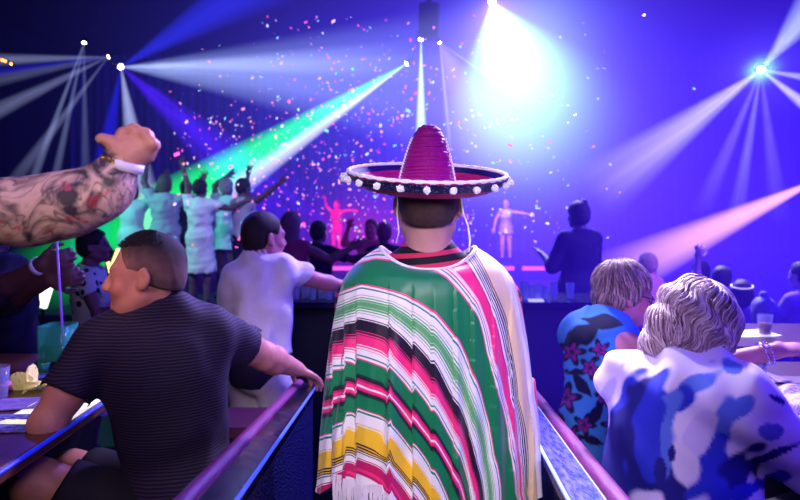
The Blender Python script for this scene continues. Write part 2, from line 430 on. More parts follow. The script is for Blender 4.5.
def skin_cols(J, base, lips=(150, 70, 70), seed=3):
    b = np.array(lin(base)[:3]); lp = np.array(lin(lips)[:3]); C = J['head']; R = frame(J['hf'], J['hu']); s = J['s']
    def f(V):
        c = np.tile(b, (len(V), 1)); c *= (1 + .10 * vnoise(V, 45, seed) + .05 * vnoise(V, 160, seed + 1))[:, None]
        L = (V - C) @ R / s
        m = np.exp(-((L[:, 0] / .026) ** 2 + ((L[:, 2] + .075) / .011) ** 2)) * (L[:, 1] > .075); c = c * (1 - .75 * m[:, None]) + lp * .75 * m[:, None]
        m = np.exp(-(((np.abs(L[:, 0]) - .034) / .018) ** 2 + ((L[:, 2] - .022) / .005) ** 2)) * (L[:, 1] > .06); c *= (1 - .75 * m[:, None])
        m = np.exp(-(((np.abs(L[:, 0]) - .032) / .009) ** 2 + ((L[:, 2] + .002) / .006) ** 2)) * (L[:, 1] > .085); c *= (1 - .8 * m[:, None])
        m = np.exp(-(((np.abs(L[:, 0]) - .05) / .03) ** 2 + ((L[:, 2] + .035) / .03) ** 2)) * (L[:, 1] > .04); c[:, 1:] *= (1 - .15 * m[:, None])
        return np.clip(c, 0, 1)
    return f
SKIN = MV('skin', .5, 90, .12, .002, .08)
HAIRM = {}
def hair_mat(name, rgb, tip=None, scale=1.):
    if name in HAIRM: return HAIRM[name]
    t = NT(name); o = t.obj(); mp = t.n('ShaderNodeMapping'); mp.inputs['Scale'].default_value = (160 * scale, 160 * scale, 18 * scale); t.l(o, mp.inputs[0])
    nn = t.noise(1, 4, mp.outputs[0], .6); c = lin(rgb); e = lin(tip) if tip else tuple(min(1, x * 1.8 + .01) for x in c[:3]) + (1,)
    HAIRM[name] = t.bsdf(t.mix(nn.outputs[0], tuple(x * .6 for x in c[:3]) + (1,), e), .62, spec=.35, bump=nn.outputs[0], bstr=.7, bdist=.006); return HAIRM[name]

def lock_mat(name, dark, light):
    t = NT(name); g = t.n('ShaderNodeNewGeometry'); c = t.ramp(g.outputs['Random Per Island'], [(0, lin(dark)), (.55, lin(tuple((a + b) / 2 for a, b in zip(dark, light)))), (1, lin(light))]); return t.bsdf(c, .4, spec=.6)
def strands(J, c0, rad, n, seed, rr=(.0008, .0015), length=(.05, .09), wave=.006, freq=70., keep=None, whorl=(0, -.6, .8), lift=.004, sides=4):
    """fine locks combed away from the whorl, waving together"""
    m = MB(); r = np.random.default_rng(seed); s = J['s']; C = J['head']; R = frame(J['hf'], J['hu']); wh = nrm(whorl); c0 = np.array(c0); rad = np.array(rad); k = 0
    while k < n:
        d = nrm(r.normal(size=3))
        if keep is not None and not keep(d): continue
        k += 1; x = c0 + d * rad; P = []; L = r.uniform(*length); st = 11; tw = .5 * math.sin(3 * d[0] + 2 * d[2]) + r.normal(0, .12)
        for i in range(st):
            dd = nrm((x - c0) / rad); g = dd * np.dot(wh, dd) - wh; g = nrm(g * .8 + np.cross(dd, wh) * tw + np.array([0, 0, -.45]) ); g = nrm(g - dd * np.dot(g, dd))
            sd = np.cross(dd, g); ph = freq * (x[2] * 1.0 + .5 * x[0]) + 2.2 * math.sin(9 * x[0] + 7 * x[1]) ; u = i / (st - 1)
            P.append(C + R @ ((c0 + dd * (rad + lift * (.4 + .6 * math.sin(math.pi * u)) + wave * .55 * math.sin(ph + 1)) + sd * wave * math.sin(ph)) * s)); x = c0 + dd * rad + g * L / st
        w_ = r.uniform(*rr); m.tube(P, [w_ * (.35 + .65 * math.sin(math.pi * min(1., .15 + i / (st - 1) * .8))) for i in range(st)], sides)
    return m
# ================================================================= render-independent scene settings
sc.view_settings.view_transform = 'Standard'; sc.view_settings.look = 'None'
sc.cycles.transparent_max_bounces = 96; sc.cycles.max_bounces = 6; sc.cycles.volume_bounces = 0
sc.cycles.volume_max_steps = 256; sc.cycles.sample_clamp_indirect = 4.0
w = bpy.data.worlds.new('night'); sc.world = w; w.use_nodes = True
w.node_tree.nodes['Background'].inputs[0].default_value = (.02, .015, .07, 1); w.node_tree.nodes['Background'].inputs[1].default_value = .22
cam = bpy.data.cameras.new('camera'); co = bpy.data.objects.new('camera', cam); COL.objects.link(co); sc.camera = co
co.location = (0, 0, CZ); co.rotation_euler = (math.pi / 2, 0, 0); cam.sensor_width = 36; cam.lens = 27; cam.shift_y = -(250 - HY) / 800
cam.clip_start = .05; cam.clip_end = 200; cam.dof.use_dof = True; cam.dof.focus_distance = 1.6; cam.dof.aperture_fstop = 3.4

# ================================================================= the room
dark_floor = M('dark_floor', (22, 18, 40), .45, nscale=6)
dark_paint = M('dark_paint', (14, 14, 38), .8, nscale=3)
ceil_paint = M('ceiling_paint', (10, 10, 26), .85, nscale=2)
m = MB(); ys = [-1.5, 0, 1, 2, 3.2, 3.21, 6, 10, 14, 20.2]
V = [(x, y, FLOOR(y)) for y in ys for x in (-11, 13)]
m.grid(V, 2, len(ys)); struct(m.build('floor', dark_floor))
m = MB(); m.box((1, 9.3, 6.9), (24.4, 22, .2)); struct(m.build('ceiling', ceil_paint))
curt = NT('backdrop_cloth'); o = curt.obj(); wv = curt.n('ShaderNodeTexWave', wave_type='BANDS', bands_direction='X'); wv.inputs['Scale'].default_value = 1.1; wv.inputs['Distortion'].default_value = 1.5
curt.l(o, wv.inputs[0]); curt.bsdf(curt.mix(wv.outputs[0], lin((60, 50, 130)), lin((95, 80, 170))), .8, bump=wv.outputs[0], bstr=.6, bdist=.1)
nu = 160; V = []
for z in (-.6, 2, 4, 6.8):
    for i in range(nu): x = -11 + 24 * i / (nu - 1); V.append((x, 20.1 + .07 * math.sin(x * 7 + .6 * math.sin(x * 2.1)), z))
m = MB(); m.grid(V, nu, 4); struct(m.build('wall_back', curt.m, smooth=True))
m = MB(); m.box((-11.1, 9.3, 3.1), (.2, 22, 7.6)); struct(m.build('wall_left', dark_paint))
m = MB(); m.box((13.1, 9.3, 3.1), (.2, 22, 7.6)); struct(m.build('wall_right', M('violet_paint', (40, 30, 110), .8, nscale=3)))
m = MB(); m.box((1, -1.6, 3.1), (24.4, .2, 7.6)); struct(m.build('wall_rear', dark_paint))
# seating terraces on both sides of the aisle
terr = M('terrace_carpet', (9, 7, 20), .95, nscale=80, bstr=.5)
m = MB(); m.box((-3.6, .6, .12), (6.1, 4.1, .44)); struct(m.build('floor_left_terrace', terr))
m = MB(); m.box((3.7, .9, .12), (6.0, 4.7, .44)); struct(m.build('floor_right_terrace', terr))
# stage
m = MB(); m.box((1, 17.55, .02), (22, 5.1, .4), bev=.03); st = struct(m.build('floor_stage', M('stage_floor', (60, 50, 120), .25, nscale=4)))
pink_led = M('pink_led', (255, 120, 190), .5, emit=(255, 95, 190), estr=.9)
for (x0, x1), lb in (((-3.2, -.6), 'long pink light strip on the stage edge below the red-lit performer'), ((2.35, 2.85), 'short pink light strip on the stage edge below the pale performer'), ((3.05, 4.1), 'pink light strip on the stage edge next to the short one')):
    m = MB(); m.box(((x0 + x1) / 2, 14.97, .17), (x1 - x0, .05, .1), bev=.01); tag(m.build('stage_edge_light', pink_led), lb, 'light strip')
m = MB(); m.box((-3.2, 8.1, .17), (2.5, 1.7, .5), bev=.02)
struct(m.build('floor_riser', M('riser_black', (18, 16, 40), .6)))

# ================================================================= haze and beams (scattered light put in as glowing volumes)
AIR = bpy.data.objects.new('haze', None); COL.objects.link(AIR); tag(AIR, 'blue and violet smoke glowing by itself in the hall, with bright glowing beam cones', 'haze', kind='stuff')
def beam(p, q, half, rgb, B=1., L=14., length=None, edge=1.0, streak=0., near=.05, label=None):
    p = np.array(p, float); q = np.array(q, float); d = nrm(q - p); length = length or np.linalg.norm(q - p)
    ta = math.tan(math.radians(half)); t = NT('glowing_haze'); o = t.n('ShaderNodeTexCoord').outputs['Object']
    xyz = t.n('ShaderNodeSeparateXYZ'); t.l(o, xyz.inputs[0]); x, y, z = xyz.outputs
    r2 = t.math('ADD', t.math('MULTIPLY', x, x), t.math('MULTIPLY', y, y)); rad = t.math('MULTIPLY_ADD', z, ta, .012)
    tt = t.math('DIVIDE', r2, t.math('MULTIPLY', rad, rad)); prof = t.math('SUBTRACT', 1.0, tt, clamp=True)
    if edge != 1: prof = t.math('POWER', prof, edge)
    if streak:
        dv = t.n('ShaderNodeVectorMath', operation='SCALE'); t.l(o, dv.inputs[0]); t.l(t.math('DIVIDE', 1.0, t.math('ADD', z, .1)), dv.inputs['Scale'])
        nz = t.noise(3.2 / ta, 2, dv.outputs[0]); mr = t.n('ShaderNodeMapRange'); mr.inputs[1].default_value = .38; mr.inputs[2].default_value = .62; mr.inputs[3].default_value = 1 - streak; mr.inputs[4].default_value = 1 + streak; t.l(nz.outputs[0], mr.inputs[0])
        prof = t.math('MULTIPLY', prof, mr.outputs[0])
    fall = t.math('EXPONENT', t.math('MULTIPLY', z, -1.0 / L))
    end = t.math('SUBTRACT', 1.0, t.math('POWER', t.math('DIVIDE', z, length, clamp=True), 4.0))
    st_ = t.math('MULTIPLY', t.math('DIVIDE', t.math('MULTIPLY', prof, fall), t.math('MULTIPLY_ADD', z, 1.33 * ta, near)), end)
    e = t.n('ShaderNodeEmission'); e.inputs[0].default_value = lin(rgb); t.l(t.math('MULTIPLY', st_, B), e.inputs[1]); t.l(e.outputs[0], t.out.inputs['Volume'])
    t.m.cycles.volume_step_rate = .25
    m = MB(); n = 28; r1 = length * ta + .012
    V = [(.013 * math.cos(6.2832 * k / n), .013 * math.sin(6.2832 * k / n), 0) for k in range(n)] + [(r1 * math.cos(6.2832 * k / n), r1 * math.sin(6.2832 * k / n), length) for k in range(n)]
    m.add(V, [(k, (k + 1) % n, n + (k + 1) % n, n + k) for k in range(n)] + [tuple(range(n))[::-1], tuple(range(n, 2 * n))])
    ob = m.build('light_beam', t.m); ob.parent = AIR; ob.location = p; ob.rotation_euler = Vector(d).to_track_quat('Z', 'Y').to_euler()
    return tag(ob, label)
def haze(name, lo, hi, blobs, label, rate=.6):
    """smoke with its scattered light put in as glow: blobs = (centre, radii, rgb, strength per metre)"""
    t = NT(name); o = t.n('ShaderNodeTexCoord').outputs['Object']; tot = None
    for c, r, rgb, k in blobs:
        v = t.n('ShaderNodeVectorMath', operation='SUBTRACT'); t.l(o, v.inputs[0]); v.inputs[1].default_value = c
        v2 = t.n('ShaderNodeVectorMath', operation='DIVIDE'); t.l(v.outputs[0], v2.inputs[0]); v2.inputs[1].default_value = r
        v3 = t.n('ShaderNodeVectorMath', operation='DOT_PRODUCT'); t.l(v2.outputs[0], v3.inputs[0]); t.l(v2.outputs[0], v3.inputs[1])
        g = t.math('MULTIPLY', t.math('EXPONENT', t.math('MULTIPLY', v3.outputs['Value'], -1.0)), k)
        x = t.n('ShaderNodeVectorMath', operation='SCALE'); x.inputs[0].default_value = lin(rgb)[:3]; t.l(g, x.inputs['Scale'])
        if tot is None: tot = x.outputs[0]
        else:
            a = t.n('ShaderNodeVectorMath', operation='ADD'); t.l(tot, a.inputs[0]); t.l(x.outputs[0], a.inputs[1]); tot = a.outputs[0]
    e = t.n('ShaderNodeEmission'); t.l(tot, e.inputs[0]); e.inputs[1].default_value = 1; t.l(e.outputs[0], t.out.inputs['Volume']); t.m.cycles.volume_step_rate = rate
    m = MB(); m.box((np.array(lo) + hi) / 2, np.array(hi, float) - lo); ob = m.build(name, t.m); ob.parent = AIR; return tag(ob, label)
S1 = W(121, 67, 9); S2 = W(108, 57, 9.2); S3 = W(84, 43, 9.2); S4 = W(406, 64, 10); S5 = W(421, 40, 10); S6 = W(440, 43, 10); S7 = W(492, 2, 11); S8 = W(761, 70, 9); S9 = W(822, 178, 8)
haze('far_smoke', (-10.9, 5.2, -.05), (12.9, 19.9, 6.7), [
    ((3.6, 12, 1.8), (4.2, 6, 3.4), (90, 45, 255), .10),
    ((8.6, 11, 1.8), (5., 6, 3.4), (30, 14, 255), .080), ((1.95, 9.2, 3.75), (.75, 1., 1.1), (150, 225, 255), .42), ((1.95, 9.2, 3.2), (1.5, 1.4, 1.6), (130, 130, 255), .16), (tuple(S8), (.13, .2, .13), (130, 225, 255), 6.), (tuple(S8), (.5, .7, .5), (110, 90, 255), .35),
    ((-.8, 13, 3.9), (3.4, 5, 1.9), (80, 85, 225), .040),
    ((2.0, 12, 5.0), (4.2, 4, 2.0), (70, 40, 255), .07),
    ((0.0, 14, .8), (4., 4, 2.0), (110, 40, 190), .016), ((-.9, 15.2, 1.0), (1.0, 1.2, .8), (255, 40, 140), .12),
    ((-6.5, 12, 1.0), (3., 5, 3.), (22, 22, 120), .010)], 'blue and violet haze filling the far half of the hall')
haze('near_smoke', (.42, 2.05, .36), (5.5, 5.15, 3.2), [((3.0, 4.1, 1.0), (2.4, 1.5, 1.3), (60, 25, 255), .09), ((1.4, 3.4, .9), (1.5, 1.6, 1.0), (66, 30, 255), .085)], 'violet haze over the dark tables beyond the two women', .6)
BW = (195, 205, 255)
beam(S1, W(460, 84, 9), 13.5, (150, 168, 228), 1.0, 7, 6.6, 1.0, .3, label='broad pale blue beam spreading sideways from the small lamp over the dancing crowd')
beam(S1, W(300, 62, 9.2), 4.5, (205, 220, 255), .6, 4, 4.5, 1, .2, label='narrow whitish core of the broad beam over the dancing crowd')
beam(S1, W(330, -60, 9), 10, (42, 50, 255), .62, 9, 5.0, .7, .2, label='deep blue beam rising towards the dark ceiling')
beam(S1, W(262, 190, 8.8), 10, (75, 20, 255), .75, 8, 4.4, .8, .6, label='violet beam slanting down towards the green beam')
beam(S1, W(152, 250, 9), 7, (190, 200, 255), .9, 4, 3.6, .8, .2, label='pale beam falling onto the crowd behind the raised fist')
beam(S1, W(92, 230, 9), 6.5, (30, 32, 245), .7, 4, 3.2, .8, label='deep blue beam falling beside the raised fist')
for q, h, b, l in (((-90, 62), 3.4, .50, 'flat grey'), ((-90, 98), 3.6, .22, 'slightly sloping grey'), ((-80, 148), 4, .42, 'steep grey'), ((0, 200), 2.6, .40, 'steepest grey')):
    beam(S2, W(*q, 9.2), h, (158, 165, 225), b, 5, None, 1, .25, label=l + ' beam from the lamp in the dark corner above the tattooed arm')
beam(S2, W(-80, 82, 9.2), 2.6, (45, 40, 230), .45, 6, None, 1, label='blue streak between the grey beams in the dark corner')
for q, h, b, l in (((18, 220), 1.7, .55, 'outermost'), ((44, 230), 1.7, .42, 'middle'), ((86, 220), 2.0, .26, 'upright')):
    beam(S3, W(*q, 9.2), h, (165, 180, 245), b, 4, None, 1, .2, label=l + ' of three thin beams hanging down in the dark corner')
beam(S4, W(110, 240, 9.6), 5.4, (0, 255, 85), 1.15, 40, 7.0, .55, .1, label='bright green beam slanting down to the dancing crowd')
beam(S4, W(170, 236, 9.6), 3.3, (228, 232, 255), 1.6, 5, 5.6, .8, .15, label='white beam running along the lower edge of the green beam')
beam(S5, W(421, 160, 10), 3.6, (175, 215, 255), 2.8, 6, 3.2, 1, label='narrow white beam dropping straight behind the sombrero crown')
beam(S6, W(478, 125, 10), 23, (190, 160, 255), .45, 4, 2.8, .5, label='wide faint lilac beam opening beside the sombrero crown')
beam(S6, W(450, 145, 10), 1.1, (225, 210, 255), 1.0, 3, 1.9, 1, label='thin upright bright edge of the lilac beam')
beam(S6, W(500, 84, 10), 1.1, (225, 210, 255), .9, 2, 1.1, 1, label='thin slanting bright edge of the lilac beam')
beam(S7, W(550, 185, 6.5), 14.5, (135, 215, 255), 3.6, 3.6, 5.4, 1.1, near=.02, label='blinding white and cyan beam glaring down above the stage')
beam(S7, W(545, 170, 6.5), 25, (150, 100, 255), .9, 4.0, 5.4, .8, label='soft violet halo around the blinding white beam')
for q, h, b, rgb, l, e in (((590, 196), 8, 1.1, (190, 180, 255), 'broad pale lilac', 3), ((700, 215), 3.4, .6, (150, 130, 255), 'first steep lilac', 2), ((733, 235), 2.8, .6, (170, 160, 255), 'second steep lilac', 2), ((780, 225), 3.6, .55, (140, 120, 255), 'upright lilac', 2),
                          ((860, 148), 5, 1.0, (215, 205, 255), 'bright sloping white', 3), ((880, 90), 4, .8, (190, 190, 255), 'flat white', 3), ((850, -40), 11, .75, (190, 205, 245), 'wide grey', 3)):
    beam(S8, W(*q, 9), h * 1.2, rgb, b * 1.45, e, None, 1, .35, label=l + ' beam fanning from the star-like lamp high on the violet side')
beam(S9, W(600, 282, 7.6), 6.2, (255, 178, 190), 1.5, 4.5, 3.4, .7, .1, label='peach pink beam slanting down over the seated silhouettes')

# lamp fixtures at the heads of the glowing beam cones
lamp_body = M('lamp_black', (16, 16, 24), .4); lens_m = {}
def stage_light(p, d, label, rgb=(220, 235, 255), estr=12, s=1.):
    s *= .5
    p = np.array(p, float); d = nrm(d); u = nrm(np.cross(d, [0.02, .1, 1])); v = np.cross(u, d); R = np.stack([u, v, d], axis=1)
    t = thing('stage_light', label, 'stage light', p); t['group'] = 'stage lights'
    m = MB(); m.lathe([(.02, -.30), (.085, -.29), (.10, -.2), (.105, -.04), (.095, -.02), (.08, -.02), (.03, -.03)], 20, R * s, p - d * .0); m.build('housing', lamp_body, t, True)
    m = MB(); m.box(p + R @ np.array([.135, 0, -.16]) * s, np.array((.03, .07, .28)) * s, R, .01); m.box(p + R @ np.array([-.135, 0, -.16]) * s, np.array((.03, .07, .28)) * s, R, .01); m.box(p + R @ np.array([0, 0, -.33]) * s, np.array((.30, .07, .04)) * s, R, .01)
    m.tube([p - d * .34 * s, p - d * .34 * s + [0, 0, .14 * s]], .02 * s, 8); m.build('yoke', lamp_body, t)
    m = MB(); m.lathe([(.001, .0), (.05, -.006), (.088, -.024)], 20, R * s, p); m.build('lens', lens_m.setdefault(rgb, M('lamp_lens_lit', rgb, .2, emit=rgb, estr=estr)), t, True)
stage_light(S1, W(200, 120, 7) - S1, 'small lamp throwing pale and violet beams over the dancing crowd', estr=20)
stage_light(S2, W(0, 90, 8) - S2, 'small warm-tinted lamp with beams towards the dark wall', (255, 235, 200), 10, .7)
stage_light(S3, W(60, 150, 8) - S3, 'small lamp throwing three thin beams in the dark corner', s=.7)
stage_light(S4, W(200, 200, 9) - S4, 'lamp throwing the green and white slanting beam', estr=20)
stage_light(S5, W(421, 130, 9.4) - S5, 'lamp pointing straight down above the sombrero crown', estr=20)
stage_light(S6, W(478, 110, 9.4) - S6, 'lamp with the wide lilac beam next to the straight white beam', (235, 225, 255), 10, .7)
stage_light(S7, W(530, 130, 6.5) - S7, 'blinding stage lamp high over the stage', estr=40, s=1.6)
stage_light(S8, W(720, 150, 7) - S8, 'star-like bright cyan lamp with a fan of lilac beams', (170, 240, 255), 30, 1.3)
stage_light(S9, W(640, 262, 7.) - S9, 'lamp throwing the peach pink beam', (255, 200, 160), 20)
stage_light(W(644, 15, 9), [-.3, -1, -.6], 'tiny warm lamp alone on the blue ceiling', (255, 190, 200), 9, .35)
for k, (x, y) in enumerate(((2, 60), (5, 61), (11, 64))): stage_light(W(x, y, 8.5), [.2, -1, -.3], ('outermost', 'middle', 'innermost')[k] + ' of three small amber lamps in the dark corner', (255, 150, 60), 9, .42)
m = MB(); c = W(429, 22, 10); m.box(c, (.34, .3, .58), bev=.03); m.box(c + [0, 0, .55], (.10, .1, .6)); m.build('x', lamp_body)
ob = bpy.data.objects['x']; ob.name = 'lamp_box'; tag(ob, 'dark square lamp box hanging over the straight white beam', 'lamp box')
# lighting trusses under the ceiling
def truss(x0, x1, y, z, label):
    m = MB()
    for dy, dz in ((-.15, 0), (.15, 0), (0, .26)): m.tube([(x0, y + dy, z + dz), (x1, y + dy, z + dz)], .025, 6)
    n = int((x1 - x0) / .5)
    for i in range(n):
        a = x0 + (x1 - x0) * i / n; b = x0 + (x1 - x0) * (i + 1) / n
        m.tube([(a, y - .15, z), (b, y, z + .26)], .012, 5); m.tube([(a, y, z + .26), (b, y + .15, z)], .012, 5); m.tube([(a, y + .15, z), (b, y - .15, z)], .012, 5)
    tag(m.build('lighting_truss', M('truss_metal', (40, 40, 60), .4, .6)), label, 'truss')
truss(-1.5, 12, 10.6, 5.55, 'lighting truss high above the stage under the blue ceiling')

# ================================================================= light sources, some of them unseen fills added for one subject
def lamp(kind, p, q, energy, rgb, size=.3, angle=60, blend=.5):
    L = bpy.data.lights.new('lamp', kind); L.energy = energy; L.color = lin(rgb)[:3]
    if kind == 'AREA': L.size = size
    else: L.shadow_soft_size = size
    if kind == 'SPOT': L.spot_size = math.radians(angle); L.spot_blend = blend
    o = bpy.data.objects.new('lamp', L); COL.objects.link(o); o.location = Vector([float(a) for a in p])
    o.rotation_euler = (Vector([float(a) for a in q]) - o.location).to_track_quat('-Z', 'Y').to_euler(); return o
lamp('SPOT', (.05, -.25, 2.25), (.08, 1.6, 1.3), 125, (255, 240, 245), .25, 36, .45)             # photographer's flash on the poncho
lamp('SPOT', (.1, -.1, 2.2), (-.6, 1.0, 1.75), 30, (255, 226, 205), .2, 40, .6)                # and on the tattooed arm
lamp('SPOT', (-.1, -.2, 2.4), (-.75, 1.9, 1.35), 17, (240, 190, 235), .3, 50, .8)              # soft spill on the seated man
lamp('SPOT', (.2, -.3, 2.7), (.75, 1.6, 1.35), 50, (140, 80, 255), .3, 55, .8)                # violet on the women
lamp('SPOT', (2.6, 5.5, 4.6), (.75, 1.7, 1.5), 2600, (205, 185, 255), .2, 50, .6)              # back light on hair and shoulders
lamp('SPOT', (.6, 6.5, 4.8), (0, 1.6, 1.6), 700, (190, 150, 255), .2, 40, .6)
lamp('SPOT', (-2.5, 4.6, 3.2), (-.6, 1.9, 1.35), 160, (70, 60, 255), .2, 50, .6)
lamp('SPOT', (-.1, 3.0, 2.9), (.78, 1.58, 1.6), 230, (235, 225, 255), .1, 17, .6)  # unseen lamp added to brighten one side of the curly hair
lamp('SPOT', (-.1, 4.4, 2.8), (-.62, 1.95, 1.35), 130, (60, 50, 255), .15, 40, .6)
lamp('SPOT', (.6, 3.6, 3.2), (-.75, 2.3, 1.3), 120, (90, 70, 255), .2, 60, .6)
lamp('AREA', (3.6, .6, 3.2), (.9, 2, 1.2), 90, (60, 30, 255), 1.6)
lamp('AREA', (5.5, 3.5, 4.2), (2.5, 5.5, .8), 160, (70, 40, 255), 2.)
lamp('AREA', (-1.0, .3, 3.3), (-.7, 2.9, 1.4), 15, (190, 165, 255), 1.)
lamp('SPOT', (-.5, 5.6, 3.6), (-3.1, 8.0, 1.2), 80, (40, 255, 190), .2, 50, .7)               # teal on the dancers
lamp('SPOT', (-5.2, 6.8, 2.9), (-3.0, 8.0, 1.2), 300, (120, 255, 225), .2, 50, .7)
lamp('SPOT', (3.6, 8.5, 4.4), (2.75, 4.9, 1.1), 3500, (220, 205, 255), .1, 26, .6)
lamp('SPOT', (1.9, 8.6, 4.2), (1.8, 6.0, 1.6), 1200, (210, 195, 255), .1, 24, .6)
lamp('SPOT', (.5, 4.2, 3.9), (.72, 1.7, 1.6), 1700, (225, 215, 255), .15, 22, .6)
lamp('SPOT', (-1.5, 1.0, 2.5), (-1.15, 1.75, 1.1), 14, (255, 190, 140), .1, 60, .8)  # unseen warm lamp added to lift the dark table
lamp('SPOT', (-1.25, .5, 2.35), (-.80, 1.84, 1.52), 45, (255, 205, 200), .12, 17, .7)  # unseen lamp added for the laughing man's face
lamp('SPOT', (-1.8, 4.5, 3.4), (-2.6, 8.0, 1.0), 300, (190, 150, 240), .2, 60, .7)  # lilac fill added in front of the dancers
lamp('SPOT', (-3.6, 5.5, 2.6), (-2.0, 4., 1.0), 30, (60, 255, 170), .2, 60, .7)
lamp('SPOT', (-3.0, 12.5, 4.0), (-1.4, 16.5, .8), 1100, (255, 40, 110), .3, 30, .6)            # red on the dancer on stage
lamp('SPOT', (1.5, 11.5, 4.5), (2.8, 16.2, .9), 1300, (235, 170, 255), .3, 28, .6)
lamp('SPOT', (4.3, 4.2, 3.6), (2.3, 6., .9), 200, (255, 190, 200), .2, 40, .6)
lamp('AREA', (3, 10, 6.5), (4, 18, 2), 70, (80, 50, 255), 3.)
# ================================================================= the man in sombrero and poncho
def person(label, J, group=None):
    loc = (J['anL'] + J['anR']) / 2; loc = (loc[0], loc[1], loc[2] - .08); return thing('person', label, 'person', loc, group)
cloth_dark = M('dark_cloth', (18, 16, 34), .85, nscale=200)
J = stand((.075, 1.66, -.01), 1.84, 0, .20); J['head'] = W(428, 203, 1.63); J['neck'] = np.array([.078, 1.64, 1.56]); J['hf'] = nrm([.05, 1, -.05])
for k, x in (('R', 1), ('L', -1)): J['sh' + k] = np.array([.078 + x * .19, 1.645, 1.49]); J['el' + k] = np.array([.078 + x * .195, 1.60, 1.22]); J['wr' + k] = np.array([.078 + x * .15, 1.70, 1.0])
p = person('man seen from behind in a striped rainbow poncho under a red sombrero', J); HERO = p
hc = W(427, 179.5, 1.62); tl = math.radians(9.8); hr = .95 * np.array(Matrix.Rotation(math.radians(1.8), 3, 'Y') @ Matrix.Rotation(tl, 3, 'X'))
J['s'] *= .97; S = body_sdf(J, w=1.0); S.plane(hc + hr @ np.array([0, 0, -.018]), hr[:, 2])      # the head ends inside the hat
sdf_obj('body', S, .008, SKIN, p, skin_cols(J, (205, 150, 150)))
t = NT('striped_jersey'); o = t.obj(); sx = t.n('ShaderNodeSeparateXYZ'); t.l(o, sx.inputs[0])
fz = t.math('FRACT', t.math('MULTIPLY', t.math('ADD', sx.outputs[2], t.math('MULTIPLY', sx.outputs[0], -.10)), 1 / .030)); st = t.math('GREATER_THAN', fz, .6)
t.bsdf(t.mix(st, lin((14, 10, 24)), lin((205, 50, 90))), .8)
S = top_sdf(J, sleeve=.8, hem=-.1, neck=.115, wr=.001, inf=.008); S.ops = [S.ops[0]] + S.ops[1:]; S.cap((.078, 1.640, 1.53), (.078, 1.630, 1.652), .105, .066, .03, cut=True)
for x in (-1, 1): S.cap((.078, 1.635, 1.60), (.078 + x * .12, 1.645, 1.555), .055, .05, .03)
sdf_obj('striped_shirt', S, .008, t.m, p)
sdf_obj('trousers', bottom_sdf(J, length=1.95), .011, cloth_dark, p)
shoe_m = M('shoe_black', (16, 14, 20), .5)
def shoes(J, par, m=shoe_m):
    for k in 'LR':
        S = Sdf(); c = J['an' + k]; t = J['toe' + k]; s = J['s']; S.cap(c - t * .04 * s - [0, 0, .035 * s], c + t * .16 * s - [0, 0, .045 * s], .046 * s, .038 * s, .03); S.cap(c - [0, 0, .04 * s], c + [0, 0, .01], .048 * s, .046 * s, .03)
        S.plane((0, 0, c[2] - .08 * s), (0, 0, -1)); sdf_obj('shoe', S, .01, m, par)
shoes(J, p)
S = hair_sdf(J, .006, .05, -.036); S.plane(hc + hr @ np.array([0, 0, -.016]), hr[:, 2]); sdf_obj('hair', S, .006, hair_mat('hair_dark_blonde', (40, 26, 36), (95, 66, 74)), p)

# poncho: a blanket draped over neck, shoulders and arms; stripe value s runs from the fringed end (0) to the far side (1)
PC = (330., 545.)
curves = [(0, [(318, 512), (330, 497), (352, 478), (387, 490), (391, 500), (410, 525)]),
 (.08, [(312, 520), (333, 483), (352, 466), (387, 474), (390, 484), (412, 503), (430, 528)]),
 (.14, [(308, 500), (318, 482), (335, 468), (352, 452), (370, 456), (387, 459), (390, 470), (405, 478), (420, 490), (442, 525)]),
 (.24, [(305, 470), (318, 447), (335, 432), (352, 415), (370, 417), (387, 419), (390, 433), (405, 443), (420, 456), (437, 482), (452, 525)]),
 (.36, [(300, 445), (318, 416), (335, 401), (352, 388), (370, 391), (387, 393), (390, 403), (405, 413), (420, 428), (447, 462), (463, 500), (468, 525)]),
 (.47, [(298, 412), (316, 388), (330, 373), (352, 359), (370, 360), (387, 363), (390, 372), (405, 380), (425, 398), (448, 432), (463, 468), (472, 525)]),
 (.60, [(300, 380), (316, 358), (332, 337), (358, 323), (387, 328), (391, 334), (412, 348), (430, 364), (447, 393), (464, 426), (474, 465), (481, 515)]),
 (.74, [(308, 335), (322, 310), (336, 297), (362, 288), (390, 294), (405, 299), (432, 315), (456, 343), (470, 373), (482, 410), (492, 455), (498, 500)]),
 (.86, [(330, 286), (346, 273), (374, 264), (400, 267), (425, 272), (445, 282), (462, 301), (476, 321), (484, 355), (495, 398), (506, 450), (511, 493)]),
 (.89, [(330, 272), (350, 258), (380, 252), (410, 256), (439, 265), (456, 278), (476, 303), (486, 331), (491, 362), (501, 398), (512, 450), (516, 493)]),
 (.93, [(330, 262), (350, 247), (390, 240), (440, 244), (469, 264), (493, 315), (503, 355), (509, 398), (516, 450), (519, 493)]),
 (.95, [(330, 258), (350, 240), (390, 232), (450, 236), (476, 258), (494, 294), (505, 321), (510, 355), (516, 400), (523, 493)]),
 (.985, [(330, 250), (350, 232), (400, 222), (470, 230), (495, 260), (506, 287), (518, 338), (526, 400), (532, 466), (535, 500)]),
 (1.03, [(330, 235), (400, 205), (480, 215), (525, 262), (540, 320), (552, 400), (560, 500)])]
TH = np.linspace(math.radians(2), math.radians(178), 400); CR = []
for sv, pts in curves:
    a = np.array([(math.atan2(PC[1] - y, x - PC[0]), math.hypot(x - PC[0], y - PC[1])) for x, y in pts]); a = a[np.argsort(a[:, 0])]
    CR.append(np.interp(TH, a[:, 0], a[:, 1]))
CR = np.maximum.accumulate(np.array(CR) + np.arange(len(CR))[:, None] * .3, axis=0); SV = np.array([c[0] for c in curves])
